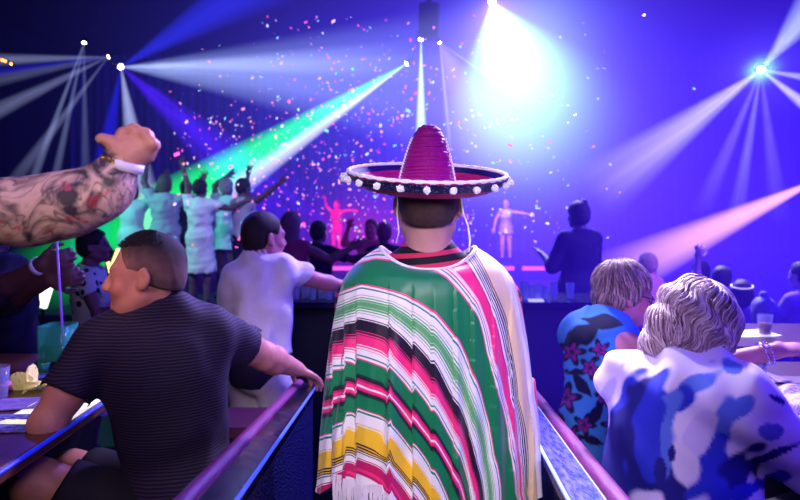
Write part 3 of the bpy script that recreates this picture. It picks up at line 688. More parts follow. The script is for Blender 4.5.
def stripe_val(px, py):
    th = np.clip(np.arctan2(PC[1] - py, px - PC[0]), TH[0], TH[-1]); r = np.hypot(px - PC[0], py - PC[1]); out = np.zeros(len(px))
    f = (th - TH[0]) / (TH[1] - TH[0]); i = np.clip(f.astype(int), 0, len(TH) - 2); g = f - i
    R = CR[:, i] * (1 - g) + CR[:, i + 1] * g
    for n in range(len(px)): out[n] = np.interp(r[n], R[:, n], SV)
    return out
X0, Y0 = .0756, 1.625
tk = [0, .07, .14, .22, .33, .48, .7, 1.0]
ak = [.128, .166, .202, .229, .247, .263, .284, .294]; bk = [.098, .125, .142, .155, .165, .175, .188, .198]
zb = [1.584, 1.580, 1.568, 1.535, 1.455, 1.355, 1.19, .955]; zs = [1.634, 1.612, 1.582, 1.545, 1.465, 1.36, 1.19, .975]
nu, nv = 420, 200; tt = np.linspace(0, 1, nv)
def sm(k): 
    x = np.interp(np.linspace(0, 1, 400), tk, k); ker = np.hanning(41); ker /= ker.sum(); y = np.convolve(np.pad(x, 20, mode='reflect', reflect_type='odd'), ker, 'valid'); return np.interp(tt, np.linspace(0, 1, 400), y)
A, B, ZB, ZS = sm(ak), sm(bk), sm(zb), sm(zs)
PE = np.array([250, 300, 318, 333, 345, 357, 389, 413, 433, 455, 472, 492, 510, 530, 560, 620.]); PA = np.array([0, .5, 1, .8, 1, .8, 1.5, 1, 1.3, .8, .9, .7, .6, .4, 0])
def panel(px):
    i = np.clip(np.searchsorted(PE, px) - 1, 0, len(PA) - 1); u = (px - PE[i]) / (PE[i + 1] - PE[i]); return PA[i] * (u - .5)
ph = np.linspace(-math.pi / 2 - math.pi, math.pi / 2, nu, endpoint=False)
V = np.zeros((nv, nu, 3)); ce = 2 / 2.35
hemz = lambda X, back: np.where(back, np.interp(X, [-.28, -.20, -.16, -.045, -.03, .02, .2, .30, .36, .40], [.985, 1.01, 1.082, 1.072, 1.02, .96, .93, .965, .99, .99]), .97)
for j in range(nv):
    cx, sy = np.cos(ph), np.sin(ph); x = np.sign(cx) * np.abs(cx) ** ce; y = np.sign(sy) * np.abs(sy) ** ce
    z = ZB[j] * (1 - np.abs(cx) ** 2.2) + ZS[j] * np.abs(cx) ** 2.2; z = np.where(sy > 0, z - .0 + .0 * sy, z)
    X = X0 + A[j] * x; Y = Y0 + B[j] * y; back = sy < .35
    zh = hemz(X, back); low = np.clip((tt[j] - .55) / .45, 0, 1); z = z + (zh - z) * low ** 2 * (tt[j] > .55)
    z = np.where(tt[j] >= .999, zh, z)
    # hanging folds, stronger towards the hem
    amp = np.clip((tt[j] - .16) / .4, 0, 1)
    fold = .0075 * np.sin(ph * 17 + 2.0 * np.sin(ph * 3)) + .005 * np.sin(ph * 31 + 1 + 2 * tt[j])
    pxx = 400 + 600 * X / np.minimum(Y, 1.6); fold = fold * .6 + -.021 * panel(pxx) * np.clip(-sy * 4, 0, 1)
    n = np.stack([x / A[j], y / B[j]], 1); n /= np.linalg.norm(n, axis=1)[:, None]
    X = X + n[:, 0] * fold * amp; Y = Y + n[:, 1] * fold * amp
    V[j] = np.stack([X, Y, z], 1)
Vf = V.reshape(-1, 3); Yr = np.minimum(Vf[:, 1], 1.60)
pxf = 400 + 600 * Vf[:, 0] / Yr; pyf = 205 + 600 * (1.75 - Vf[:, 2]) / Yr
sval = stripe_val(pxf, pyf - 9 * panel(pxf) * np.clip((pyf - 300) / 60, 0, 1) * np.clip((470 - pxf) / 70, .15, 1))
def C(r, g, b): return lin((r, g, b))
GRN, DGR, PNK, MAG, WHT, BLK, YEL, BEI, TEA, LIL, SKY = C(12, 128, 82), C(6, 62, 50), C(250, 50, 135), C(200, 25, 105), C(246, 240, 246), C(34, 22, 50), C(250, 200, 50), C(244, 214, 168), C(20, 135, 125), C(215, 205, 240), C(110, 90, 235)
stripes = []
def S_(p, c): stripes.append((p, c))
def fade(p0, p1, a, b, n):          # one colour gives way to the next in ever wider threads
    for i in range(n):
        x0 = p0 + (p1 - p0) * i / n; S_(x0, a); S_(x0 + (p1 - p0) / n * (1 - (i + .6) / (n + .4)), b)
S_(-1, WHT); S_(.012, MAG); S_(.03, PNK); S_(.05, MAG); fade(.085, .115, MAG, WHT, 2); S_(.116, WHT)
for i in range(4): S_(.128 + i * .008, BLK); S_(.1325 + i * .008, WHT if i < 1 else YEL)
S_(.158, YEL); fade(.195, .215, YEL, WHT, 2); S_(.216, WHT); S_(.238, TEA); S_(.246, WHT); S_(.252, PNK); S_(.257, GRN)
S_(.318, DGR); S_(.326, BLK); S_(.336, MAG); S_(.343, PNK); S_(.353, WHT); S_(.362, PNK); S_(.375, MAG); S_(.383, BLK); S_(.392, DGR); S_(.40, GRN)
S_(.452, PNK); S_(.457, WHT); S_(.466, TEA); S_(.472, WHT); fade(.482, .52, WHT, PNK, 3); S_(.52, PNK); fade(.535, .572, PNK, BLK, 3); S_(.572, BLK)
fade(.595, .62, BLK, WHT, 2); fade(.62, .668, WHT, C(90, 175, 110), 4); fade(.668, .715, C(90, 175, 110), WHT, 4); S_(.715, WHT); S_(.728, TEA); S_(.733, WHT); S_(.741, PNK); S_(.748, GRN)
S_(.862, PNK); S_(.866, WHT); S_(.873, TEA); S_(.876, WHT); S_(.881, PNK); S_(.884, WHT); S_(.889, LIL); S_(.892, PNK); S_(.918, MAG); S_(.922, WHT)
for i in range(5): S_(.928 + i * .0042, BLK); S_(.9305 + i * .0042, WHT if i < 3 else BEI)
S_(.9505, BEI); S_(.978, WHT); S_(.988, LIL); S_(.993, PNK); S_(.998, SKY); S_(1.008, WHT); S_(1.013, SKY)  # end blues hold the violet light falling on the poncho's side
t = NT('serape_cloth'); at = t.n('ShaderNodeAttribute', attribute_name='stripe').outputs['Fac']; chunks = [stripes[i:i + 30] for i in range(0, len(stripes), 30)]; cur = None
for ci, ch in enumerate(chunks):
    lo = ch[0][0]; hi = chunks[ci + 1][0][0] if ci + 1 < len(chunks) else 1.1; lo = max(lo, -.05)
    mr = t.n('ShaderNodeMapRange'); mr.inputs[1].default_value = lo; mr.inputs[2].default_value = hi; t.l(at, mr.inputs[0])
    rp = t.ramp(mr.outputs[0], [(max(0, (q - lo) / (hi - lo)), c) for q, c in ch], 'CONSTANT')
    cur = rp if cur is None else t.mix(t.math('GREATER_THAN', at, lo), cur, rp)
o = t.obj(); mp = t.n('ShaderNodeMapping'); mp.inputs['Scale'].default_value = (900, 900, 900); t.l(o, mp.inputs[0]); nn = t.noise(1, 2, mp.outputs[0])
t.bsdf(cur, .42, spec=.45, bump=nn.outputs[0], bstr=.08, bdist=.001, sheen=.25)
m = MB(); m.grid(Vf, nu, nv, True); po = m.build('poncho', t.m, p, True, {'stripe': sval}); md = po.modifiers.new('thick', 'SOLIDIFY'); md.thickness = .003; md.offset = -1
# white binding round the neck hole
m = MB(); R0 = V[0]; m.tube(np.concatenate([R0, R0[:2]]), .0065, 8, False); m.build('neck_binding', M('white_binding', (245, 235, 250), .6), po, True)
# fringe at the blanket end
m = MB(); r = random.Random(4); last = V[-1]
for i in range(nu):
    x, y, z = last[i]
    if y < Y0 and -.165 < x < -.03:
        for q in range(3):
            xx = x + r.uniform(-.002, .002); P = [(xx, y - .003, z + .004), (xx + r.uniform(-.003, .003), y - .008, z - .03), (xx + r.uniform(-.006, .006), y - .004, z - .09 - r.uniform(0, .02))]; m.tube(P, [.0016, .0014, .001], 4)
m.build('fringe', M('white_thread', (240, 230, 250), .7), po)

# ------------------------------------------------------------- sombrero
hr = hr
hat = thing('sombrero', 'red and magenta woven sombrero with white pompoms worn by the man in the poncho', 'hat', hc)
hx = lambda x, y, z: hc + hr @ np.array([x, y, z])
t = NT('woven_straw_red'); o = t.obj(); sx = t.n('ShaderNodeSeparateXYZ'); t.l(o, sx.inputs[0]); wv = t.math('SINE', t.math('MULTIPLY', sx.outputs[2], 720)); nn = t.noise(260, 3, o)
hgt = t.math('ADD', wv, t.math('MULTIPLY', nn.outputs[0], 1.4)); t.bsdf(t.mix(nn.outputs[0], lin((125, 8, 110)), lin((215, 26, 165))), .5, bump=hgt, bstr=.6, bdist=.003)
m = MB(); prof = [(.083, -.024), (.081, -.012), (.078, .004), (.070, .038), (.060, .076), (.050, .105), (.041, .128), (.030, .145), (.016, .154), (.001, .156)]
pz = np.linspace(0, len(prof) - 1, 60); pr = np.interp(pz, range(len(prof)), [q[0] for q in prof]); pzz = np.interp(pz, range(len(prof)), [q[1] for q in prof]); pr = pr + .0012 * np.sin(pz * 6.5)
m.lathe(list(zip(pr, pzz)), 64, hr, hc); m.build('crown', t.m, hat, True)
bp = [(.080, -.022), (.10, -.028), (.13, -.029), (.16, -.026), (.185, -.018), (.205, -.004), (.216, .009), (.221, .016), (.2225, .020)]
bi = np.linspace(0, len(bp) - 1, 48); br = np.interp(bi, range(len(bp)), [q[0] for q in bp]); bz = np.interp(bi, range(len(bp)), [q[1] for q in bp])
t2 = NT('woven_straw_brim'); o = t2.obj(); nn = t2.noise(300, 3, o); ge = t2.n('ShaderNodeTexVoronoi'); ge.inputs['Scale'].default_value = 170; t2.l(o, ge.inputs[0])
t2.bsdf(t2.mix(nn.outputs[0], lin((150, 8, 95)), lin((245, 40, 150))), .5, bump=ge.outputs[0], bstr=.6, bdist=.003)
m = MB(); m.lathe(list(zip(br + .0008 * np.sin(bi * 9), bz)), 96, hr, hc); ob = m.build('brim', t2.m, hat, True); md = ob.modifiers.new('thick', 'SOLIDIFY'); md.thickness = .004; md.offset = 1
# dark blue band with a silver zigzag inside and outside the turned-up rim, white braid on the rim
t3 = NT('blue_band'); o = t3.obj(); wv = t3.n('ShaderNodeTexVoronoi', distance='MANHATTAN'); wv.inputs['Scale'].default_value = 150; t3.l(o, wv.inputs[0])
t3.bsdf(t3.mix(t3.math('LESS_THAN', wv.outputs[0], .30), lin((20, 14, 84)), lin((175, 175, 235))), .5)
m = MB(); m.lathe([(.2085, -.009), (.2215, .004), (.2285, .016)], 96, hr, hc); m.build('outer_band', t3.m, hat, True)
navy = M('navy_band', (22, 18, 100), .5, nscale=200)
m = MB(); m.lathe([(.2085, .0), (.2125, .008), (.2175, .018)], 96, hr, hc); m.build('inner_band', navy, hat, True)
wt = M('glowing_braid', (250, 240, 255), .7, emit=(230, 215, 255), estr=.25, nscale=300, bstr=.6)  # emission makes the white trims glow as if lit
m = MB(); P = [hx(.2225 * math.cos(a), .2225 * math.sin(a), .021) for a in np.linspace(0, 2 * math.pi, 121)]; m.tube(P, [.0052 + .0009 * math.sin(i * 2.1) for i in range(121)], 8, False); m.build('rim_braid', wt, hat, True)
base_p = None
for i in range(22):
    a = 2 * math.pi * (i + .35) / 22; c = hx(.2335 * math.cos(a), .2335 * math.sin(a), .003)
    if base_p is None:
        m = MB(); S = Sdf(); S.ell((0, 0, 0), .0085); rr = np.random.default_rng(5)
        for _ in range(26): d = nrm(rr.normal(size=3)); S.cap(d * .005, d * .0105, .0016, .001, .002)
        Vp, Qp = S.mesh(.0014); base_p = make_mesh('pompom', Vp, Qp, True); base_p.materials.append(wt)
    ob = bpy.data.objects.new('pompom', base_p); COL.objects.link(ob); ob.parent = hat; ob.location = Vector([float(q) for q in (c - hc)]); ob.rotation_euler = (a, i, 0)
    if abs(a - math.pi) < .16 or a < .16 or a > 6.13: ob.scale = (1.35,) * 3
# sequin zigzags up the sides of the crown and a dashed line round its foot
cr = lambda z: np.interp(z, [q[1] for q in prof], [q[0] for q in prof]) + .003
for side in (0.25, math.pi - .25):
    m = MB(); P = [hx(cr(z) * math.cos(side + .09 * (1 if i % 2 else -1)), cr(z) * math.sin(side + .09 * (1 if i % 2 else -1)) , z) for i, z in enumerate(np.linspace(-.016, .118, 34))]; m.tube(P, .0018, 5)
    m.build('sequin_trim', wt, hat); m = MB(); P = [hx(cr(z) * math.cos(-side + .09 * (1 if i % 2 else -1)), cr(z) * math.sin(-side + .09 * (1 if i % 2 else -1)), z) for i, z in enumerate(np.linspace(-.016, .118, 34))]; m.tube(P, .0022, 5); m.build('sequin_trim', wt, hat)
m = MB()
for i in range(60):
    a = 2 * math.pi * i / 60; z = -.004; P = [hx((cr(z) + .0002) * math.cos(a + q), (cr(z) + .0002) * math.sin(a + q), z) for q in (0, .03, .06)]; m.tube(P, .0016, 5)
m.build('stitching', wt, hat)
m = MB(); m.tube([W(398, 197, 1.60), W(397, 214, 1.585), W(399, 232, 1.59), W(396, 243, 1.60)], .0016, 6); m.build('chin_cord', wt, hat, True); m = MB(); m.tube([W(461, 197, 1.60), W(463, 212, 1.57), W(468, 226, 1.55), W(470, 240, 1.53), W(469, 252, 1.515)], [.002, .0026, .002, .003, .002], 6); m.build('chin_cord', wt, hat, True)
# ================================================================= the seated man in the striped tee
J = stand((-.68, 1.85, .34), 1.78, math.radians(60), .2); s = J['s']
J['pelvis'] = W(182, 505, 1.88); J['neck'] = W(158, 301, 1.86); J['head'] = W(147, 274, 1.84) ; J['hf'] = nrm([-1, -.16, -.05]); J['hu'] = nrm([-.08, .03, 1])
J['shL'] = W(96, 345, 1.80); J['shR'] = W(216, 333, 1.93); J['elL'] = W(47, 424, 1.70); J['wrL'] = W(66, 398, 1.93); J['hdL'] = nrm([.2, 1, .1]); J['hnL'] = np.array([0, 0, -1.])
J['elR'] = W(264, 356, 2.12); J['wrR'] = W(297, 369, 2.36); J['hdR'] = nrm(W(316, 378, 2.44) - J['wrR']); J['hnR'] = np.array([0., 0, -1])
J['hipL'] = J['pelvis'] + [-.06, -.08, -.02]; J['hipR'] = J['pelvis'] + [-.06, .09, -.02]; J['knL'] = W(36, 482, 1.74); J['knR'] = J['pelvis'] + [-.45, .18, .03]
J['anL'] = J['knL'] + [.04, .05, -.50]; J['anR'] = J['knR'] + [.06, .02, -.48]; J['anL'][2] = J['anR'][2] = .425; J['toeL'] = J['toeR'] = nrm([-1, .2, 0])
SEATED = J; p = person('seated man in a dark finely striped T-shirt with cropped hair, laughing in profile', J)
sdf_obj('body', body_sdf(J, w=1.08, smile=True, curlL=.5, curlR=.3), .007, SKIN, p, skin_cols(J, (196, 132, 118)))
t = NT('pin_striped_knit'); o = t.obj(); sx = t.n('ShaderNodeSeparateXYZ'); t.l(o, sx.inputs[0]); nn = t.noise(14, 2, o)
zz = t.math('ADD', sx.outputs[2], t.math('MULTIPLY', nn.outputs[0], .012)); fz = t.math('FRACT', t.math('MULTIPLY', zz, 1 / .0092)); fr = t.math('GREATER_THAN', fz, .62)
t.bsdf(t.mix(fr, lin((14, 9, 34)), lin((50, 34, 80))), .8, bump=fz, bstr=.25, bdist=.002)
S = top_sdf(J, w=1.06, sleeve=.60, hem=-.14, neck=.02, wr=.004, inf=.014, seed=4); sdf_obj('t_shirt', S, .007, t.m, p)
sdf_obj('shorts', bottom_sdf(J, length=.8, w=1.05, top=.02), .009, M('black_shorts', (14, 12, 24), .8), p)
shoes(J, p)
S = hair_sdf(J, .005, .050, -.024, temple=.006); R = frame(J['hf'], J['hu']); hd = J['head']
def fadec(V):
    L = (V - hd) @ R / J['s']; f = np.clip((L[:, 2] - .035 + .35 * np.maximum(0, -L[:, 1] - .02)) / .06, 0, 1)[:, None]; g = np.clip((.045 - L[:, 1]) / .05, 0, 1)[:, None]; n = (1 + .22 * vnoise(V, 260, 3))[:, None]
    low = np.array(lin((150, 106, 100))[:3]) * (1 - g) + np.array(lin((108, 78, 82))[:3]) * g
    return np.clip((low * (1 - f) + np.array(lin((13, 10, 22))[:3]) * f) * n, 0, 1)
sdf_obj('hair', S, .006, MV('cropped_hair', .75, 500, .8, .003, .25), p, fadec)
m = MB(); rr = random.Random(3)
for i in range(900):          # short bristles along the crown so the outline is not a shell
    a, b = rr.uniform(-2.2, 2.2), rr.uniform(.55, 1.45); d = np.array([math.sin(a) * math.cos(b), math.cos(a) * math.cos(b), math.sin(b)]); q = np.array([0, -.015, .036]) + d * [.081, .103, .091]
    c = hd + R @ (q * J['s']); m.tube([c, c + R @ (d + [0, .4, 0]) * .008], [.0012, .0004], 3)
m.build('hair_bristles', hair_mat('hair_near_black', (22, 16, 26)), p)

# ================================================================= the raised tattooed arm and its owner, mostly outside the frame
J = stand((-1.12, .72, .34), 1.74, math.radians(-20), .2)
J['shR'] = np.array([-.93, .80, 1.66]); J['elR'] = W(66, 209, 1.0); J['wrR'] = W(121, 168, 1.02)
J['elR'] = np.array([-.63, .98, 1.742]); p = person('standing person holding a tattooed arm up into the view, fist closed', J)
S = Sdf(); torso_sdf(S, J, -.004); arm_sdf(S, J, 'L'); leg_sdf(S, J, 'L'); leg_sdf(S, J, 'R'); Rh = frame(J['hf'], J['hu'])
S.cap(J['neck'] - [0, 0, .02], J['head'] + Rh @ np.array([0, -.022, -.05]), .062, .058, .035); head_sdf(S, J['head'], Rh)
sh = J['shR']; a1 = W(-20, 211, .98); a2 = W(28, 212, .99); a3 = W(70, 204, 1.0); a4 = W(104, 190, 1.01); a5 = W(122, 161, 1.02)
S.cap(sh, a1, .056, .050, .04); S.cap(a1, a2, .050, .0515, .03); S.cap(a2, a3, .0515, .047, .03); S.cap(a3, a4, .047, .037, .04); S.cap(W(98, 200, 1.0), W(112, 188, 1.01), .030, .028, .03); S.cap(a4, a5, .036, .0275, .03)
# fist: back of the hand towards the photographer, fingers curled on the far side, thumb out to the left
ax = nrm(W(141, 140, 1.03) - a5); tn = nrm(np.cross(ax, [0, -1, 0])); 
Rf = np.stack([nrm(np.cross([0, -1., 0], ax)), ax, nrm(np.cross(nrm(np.cross([0, -1., 0], ax)), ax))], axis=1)
S.ell(W(130, 150, 1.02), (.031, .034, .022), Rf, .014); S.ell(W(143, 149, 1.03), (.022, .026, .021), Rf, .014)
for i, (kx, ky, r) in enumerate(((124, 134, .0115), (134, 131, .0125), (145, 135, .012), (152, 144, .0108))):
    k0 = W(kx, ky, 1.02); k1 = W(kx + 3, ky + 1, 1.060); k2 = W(kx - 2, ky + 13, 1.075); k3 = W(kx - 6, ky + 14, 1.055)
    S.cap(W(131, 152, 1.015) * .45 + k0 * .55, k0, r * .62, r * .9, .006); S.ell(k0 + [0, -.002, 0], r * 1.08, None, .004); S.cap(k0, k1, r, r * .92, .003); S.cap(k1, k2, r * .92, r * .85, .003); S.cap(k2, k3, r * .85, r * .75, .003)
t0, t1, t2_ = W(117, 149, 1.01), W(109, 142, 1.0), W(102, 139, .995)
S.cap(W(126, 156, 1.01), t0, .015, .0145, .014); S.cap(t0, t1, .0145, .0110, .01); S.cap(t1, t2_, .0110, .0095, .005); S.ell(t2_, (.0100, .0105, .009), None, .004)
t = NT('tattooed_skin'); o = t.obj()
nn = t.noise(11, 1.5, o, .5, 2.6); ring = t.math('FRACT', t.math('MULTIPLY', nn.outputs[0], 6)); line = t.math('LESS_THAN', ring, .16)
n2 = t.noise(10, 2.5, o, .55, 3.2); sh1 = t.n('ShaderNodeMapRange'); sh1.inputs[1].default_value = .44; sh1.inputs[2].default_value = .62; sh1.inputs[3].default_value = 0; sh1.inputs[4].default_value = 1; t.l(n2.outputs[0], sh1.inputs[0])
n3 = t.noise(15, 2, o, .5, 2.5); red = t.n('ShaderNodeMapRange'); red.inputs[1].default_value = .62; red.inputs[2].default_value = .66; t.l(n3.outputs[0], red.inputs[0])
sk = t.mix(t.noise(80, 3, o).outputs[0], lin((205, 165, 145)), lin((236, 200, 178))); ink = t.mix(t.math('MULTIPLY', sh1.outputs[0], .97), sk, lin((44, 36, 52))); ink = t.mix(t.math('MULTIPLY', red.outputs[0], .6), ink, lin((205, 66, 84))); ink = t.mix(t.math('MULTIPLY', line, .65), ink, lin((62, 48, 60)))
# bare skin from the wrist to the knuckles
wp = t.n('ShaderNodeVectorMath', operation='SUBTRACT'); t.l(o, wp.inputs[0]); wp.inputs[1].default_value = tuple(a5 + ax * .004); dt = t.n('ShaderNodeVectorMath', operation='DOT_PRODUCT'); t.l(wp.outputs[0], dt.inputs[0]); dt.inputs[1].default_value = tuple(ax)
msk = t.n('ShaderNodeMapRange'); msk.inputs[1].default_value = -.004; msk.inputs[2].default_value = .004; t.l(dt.outputs['Value'], msk.inputs[0])
sk2 = t.mix(t.noise(60, 4, o).outputs[0], lin((190, 122, 100)), lin((222, 160, 140)))
fin = t.mix(msk.outputs[0], ink, sk2); t.bsdf(fin, .5, bump=t.noise(120, 3, o).outputs[0], bstr=.12, bdist=.003)
sdf_obj('body', S, .0055, t.m, p)
dark_tee = M('black_tee', (16, 14, 28), .85)
Sx = top_sdf(J, sleeve=0, hem=-.1, neck=.02); Sx.cap(sh, sh + (a1 - sh) * .35, .07, .068, .03); sdf_obj('t_shirt', Sx, .011, dark_tee, p)
sdf_obj('trousers', bottom_sdf(J, length=1.9), .012, cloth_dark, p); shoes(J, p); sdf_obj('hair', hair_sdf(J), .009, hair_mat('hair_near_black', (22, 16, 26)), p)
def band(name, c, axis, r, wd, m, par, th=.0025):
    axis = nrm(axis); mb = MB(); u = nrm(np.cross(axis, [0.1, .2, 1])); v = np.cross(axis, u); R = np.stack([u, v, axis], axis=1)
    mb.lathe([(r, -wd / 2), (r + th, -wd / 2), (r + th, wd / 2), (r, wd / 2), (r, -wd / 2)], 36, R, c); return mb.build(name, m, par, True)
t = NT('yellow_band'); o = t.obj(); ck = t.n('ShaderNodeTexVoronoi'); ck.inputs['Scale'].default_value = 130; t.l(o, ck.inputs[0]); t.bsdf(t.mix(t.math('GREATER_THAN', ck.outputs[0], .42), lin((235, 190, 40)), lin((40, 30, 30))), .5, emit=lin((235, 190, 40)), estr=.08)
wa = nrm(W(128, 140, 1.02) - W(119, 172, 1.02))
b1 = tag(band('wristband', a5 - wa * .004, wa, .0325, .0085, t.m, None), 'narrow yellow and black wristband on the tattooed wrist', 'wristband')
mb = MB(); u = nrm(np.cross(wa, [0, -1, 0])); v = np.cross(wa, u); V_ = []
for th_ in np.linspace(.15, 2.1, 30):
    for zz in (-.008, .008): V_.append(a5 - wa * .006 + wa * zz + .0355 * (u * math.sin(th_) + np.array([0, -1, 0]) * math.cos(th_)))
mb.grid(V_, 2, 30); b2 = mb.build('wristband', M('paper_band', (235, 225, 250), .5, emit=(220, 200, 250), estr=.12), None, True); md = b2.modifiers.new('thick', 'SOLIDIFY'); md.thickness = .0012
tag(b2, 'white paper wristband overlapping the yellow one on the tattooed wrist', 'wristband')
# ================================================================= barriers on both sides of the aisle
glit = NT('glitter_panel'); o = glit.obj(); vo = glit.n('ShaderNodeTexVoronoi'); vo.inputs['Scale'].default_value = 130; glit.l(o, vo.inputs[0])
glit.bsdf(glit.mix(vo.outputs['Color'], lin((6, 6, 40)), lin((22, 26, 120))), .3, .4, bump=vo.outputs[0], bstr=.8, bdist=.01)
purple_wood = NT('purple_wood'); o = purple_wood.obj(); mp = purple_wood.n('ShaderNodeMapping'); mp.inputs['Scale'].default_value = (60, 5, 60); purple_wood.l(o, mp.inputs[0]); nn = purple_wood.noise(1, 4, mp.outputs[0])
purple_wood.bsdf(purple_wood.mix(nn.outputs[0], lin((60, 14, 66)), lin((150, 45, 125))), .4, bump=nn.outputs[0], bstr=.3)
gloss = NT('gloss_cap'); o = gloss.obj(); nn = gloss.noise(14, 4, o); gloss.bsdf(lin((10, 14, 34)), gloss.ramp(nn.outputs[0], [(.35, (.08,) * 3 + (1,)), (.7, (.3,) * 3 + (1,))]), .1)
silver = NT('brushed_silver_cap'); o = silver.obj(); mp = silver.n('ShaderNodeMapping'); mp.inputs['Scale'].default_value = (90, 4, 90); silver.l(o, mp.inputs[0]); nn = silver.noise(1, 5, mp.outputs[0], .7)
silver.bsdf(silver.mix(nn.outputs[0], lin((40, 40, 120)), lin((110, 105, 200))), silver.ramp(nn.outputs[0], [(.3, (.15,) * 3 + (1,)), (.7, (.45,) * 3 + (1,))]), .8)
blue_led = M('blue_led', (90, 120, 255), .4, emit=(60, 90, 255), estr=.7); white_glint = M('white_glint', (190, 210, 255), .4, emit=(130, 160, 255), estr=1.1)
def barrier(x0, z0, ys, dx, sx, label, cap_m, led, rail_m, k=1.):
    d = np.array([dx, 1, -.167]); ya, yb = .2, 2.95 * k
    P = lambda off, y, dz: np.array([x0 + sx * off * k, ys, z0 + dz * k]) + d * (y - ys)      # off: distance outwards from the inner edge
    t = thing('aisle_barrier', label, 'barrier', P(.05, 1.4, -1.2))
    def prism(name, prof, m, n=24, smooth=False):
        mb = MB(); V = []; k = len(prof)
        for i in range(n + 1):
            y = ya + (yb - ya) * i / n
            for o_, z_ in prof: V.append(P(o_, y, z_))
        f = [(i * k + j, i * k + (j + 1) % k, (i + 1) * k + (j + 1) % k, (i + 1) * k + j) for i in range(n) for j in range(k)] + [tuple(range(k))[::-1], tuple(n * k + j for j in range(k))]
        mb.add(V, f); return mb.build(name, m, t, smooth)
    prism('panel', [(.012, -.05), (.075, -.05), (.075, -1.3), (.012, -1.3)], glit.m)
    prism('top_cap', [(-.004, -.012), (-.002, -.004), (.062, .006), (.064, -.05), (-.002, -.05)], cap_m)
    prism('handrail', [(.062 + .019 + .023 * math.cos(a), .004 + .018 * math.sin(a)) for a in np.linspace(0, 2 * math.pi, 14, endpoint=False)], rail_m, smooth=True)
    prism('led_glint_strip', [(-.007, -.012), (-.003, -.006), (-.002, -.016), (-.007, -.018)], led)  # LED on the black cap; on the silvery one a painted reflection
    if sx > 0: prism('glint_line', [(.057, .006), (.061, .009), (.062, .006), (.058, .003)], led)  # bright line glows in place of a reflection on the metal cap
    return t
barrier(-.289, 1.2485, 1.02, -.045, -1, 'low partition with glossy black cap and blue light line beside the seated man', gloss.m, blue_led, purple_wood.m, .86)
barrier(.345, 1.166, 1.2, .107, 1, 'low partition with silvery cap and white glint lines beside the two women', silver.m, white_glint, purple_wood.m)

# ================================================================= tables
wood = NT('dark_wood'); o = wood.obj(); mp = wood.n('ShaderNodeMapping'); mp.inputs['Scale'].default_value = (18, 2.5, 18); wood.l(o, mp.inputs[0]); nn = wood.noise(2, 5, mp.outputs[0])
wood.bsdf(wood.mix(nn.outputs[0], lin((48, 26, 24)), lin((112, 66, 54))), .28, bump=nn.outputs[0], bstr=.1)
metal_dark = M('table_metal', (16, 16, 30), .35, .6)
TZ = 1.12
def long_table(x0, x1, y0, y1, label, top=None, z=TZ, foot=.34):
    t = thing('table', label, 'table', ((x0 + x1) / 2, (y0 + y1) / 2, foot))
    m = MB(); m.box(((x0 + x1) / 2, (y0 + y1) / 2, z - .02), (x1 - x0, y1 - y0, .04), bev=.008); m.build('table_top', top or wood.m, t)
    m = MB(); e = x1 if x1 < 0 else x0; m.box((e, (y0 + y1) / 2, z - .006), (.012, y1 - y0, .012), bev=.004); m.build('edge_band', M('blue_edge', (40, 60, 220), .3, emit=(30, 50, 255), estr=.3), t)
    if y1 - y0 > 1: m = MB(); m.box((e + (-.33 if e < 0 else .33), (y0 + y1) / 2, (z - .04 + foot) / 2 + .01), (.03, y1 - y0 - .1, z - .06 - foot), bev=.008); m.build('modesty_panel', M('matt_black', (6, 6, 14), .9), t)
    for y in (y0 + .2, y1 - .2):
        m = MB(); m.box(((x0 + x1) / 2, y, (z - .04 + foot) / 2), (.09, .09, z - .04 - foot), bev=.01); m.box(((x0 + x1) / 2, y, foot + .015), (.5, .4, .03), bev=.01); m.build('leg', metal_dark, t)
    return t
long_table(-1.95, -.95, .9, 2.55, 'long dark wooden table with a blue lit edge in front of the seated man')
long_table(.98, 2.2, 1.1, 2.42, 'long violet-lit table in front of the two women')
long_table(1.35, 3.6, 2.75, 3.3, 'dark table behind the outstretched arm with a beer glass on it', z=1.1)
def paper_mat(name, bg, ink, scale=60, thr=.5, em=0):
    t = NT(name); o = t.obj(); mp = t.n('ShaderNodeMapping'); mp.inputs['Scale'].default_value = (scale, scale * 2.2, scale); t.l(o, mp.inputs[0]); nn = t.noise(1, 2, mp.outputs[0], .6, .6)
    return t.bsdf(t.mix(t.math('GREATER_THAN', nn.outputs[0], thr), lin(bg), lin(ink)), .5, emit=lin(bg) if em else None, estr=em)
def sheet(name, label, cat, c, sx, sy, rot, m, curl=.004, group=None):
    mb = MB(); n = 9; V = []
    for j in range(n):
        for i in range(n):
            u, v = i / (n - 1) - .5, j / (n - 1) - .5; x, y = u * sx, v * sy
            V.append((c[0] + x * math.cos(rot) - y * math.sin(rot), c[1] + x * math.sin(rot) + y * math.cos(rot), c[2] + .0012 + curl * (abs(u * 2) ** 4 + abs(v * 2) ** 3 * .5)))
    mb.grid(V, n, n); o = mb.build(name, m, None, True); md = o.modifiers.new('thick', 'SOLIDIFY'); md.thickness = .0008; md.offset = 1; return tag(o, label, cat, group)
T_ = lambda px, py, z=TZ: W(px, py, (CZ - z) * F / (py - HY))
sheet('menu_card', 'blue and grey printed leaflet lying on the dark table', 'leaflet', T_(22, 424), .24, .15, .1, paper_mat('leaflet_print', (120, 120, 170), (50, 60, 110)))
sheet('menu_card', 'plain violet paper sheet lying behind the printed leaflet', 'paper', T_(14, 405) , .22, .12, .15, paper_mat('violet_paper', (130, 110, 180), (110, 95, 160), 20))
sheet('menu_card', 'bright pale yellow menu sheet at the table edge behind the elbow', 'menu', np.array([-1.06, 1.97, TZ]), .20, .5, 0., paper_mat('menu_print', (245, 240, 205), (90, 95, 80), 24, .62, .75), .0005)
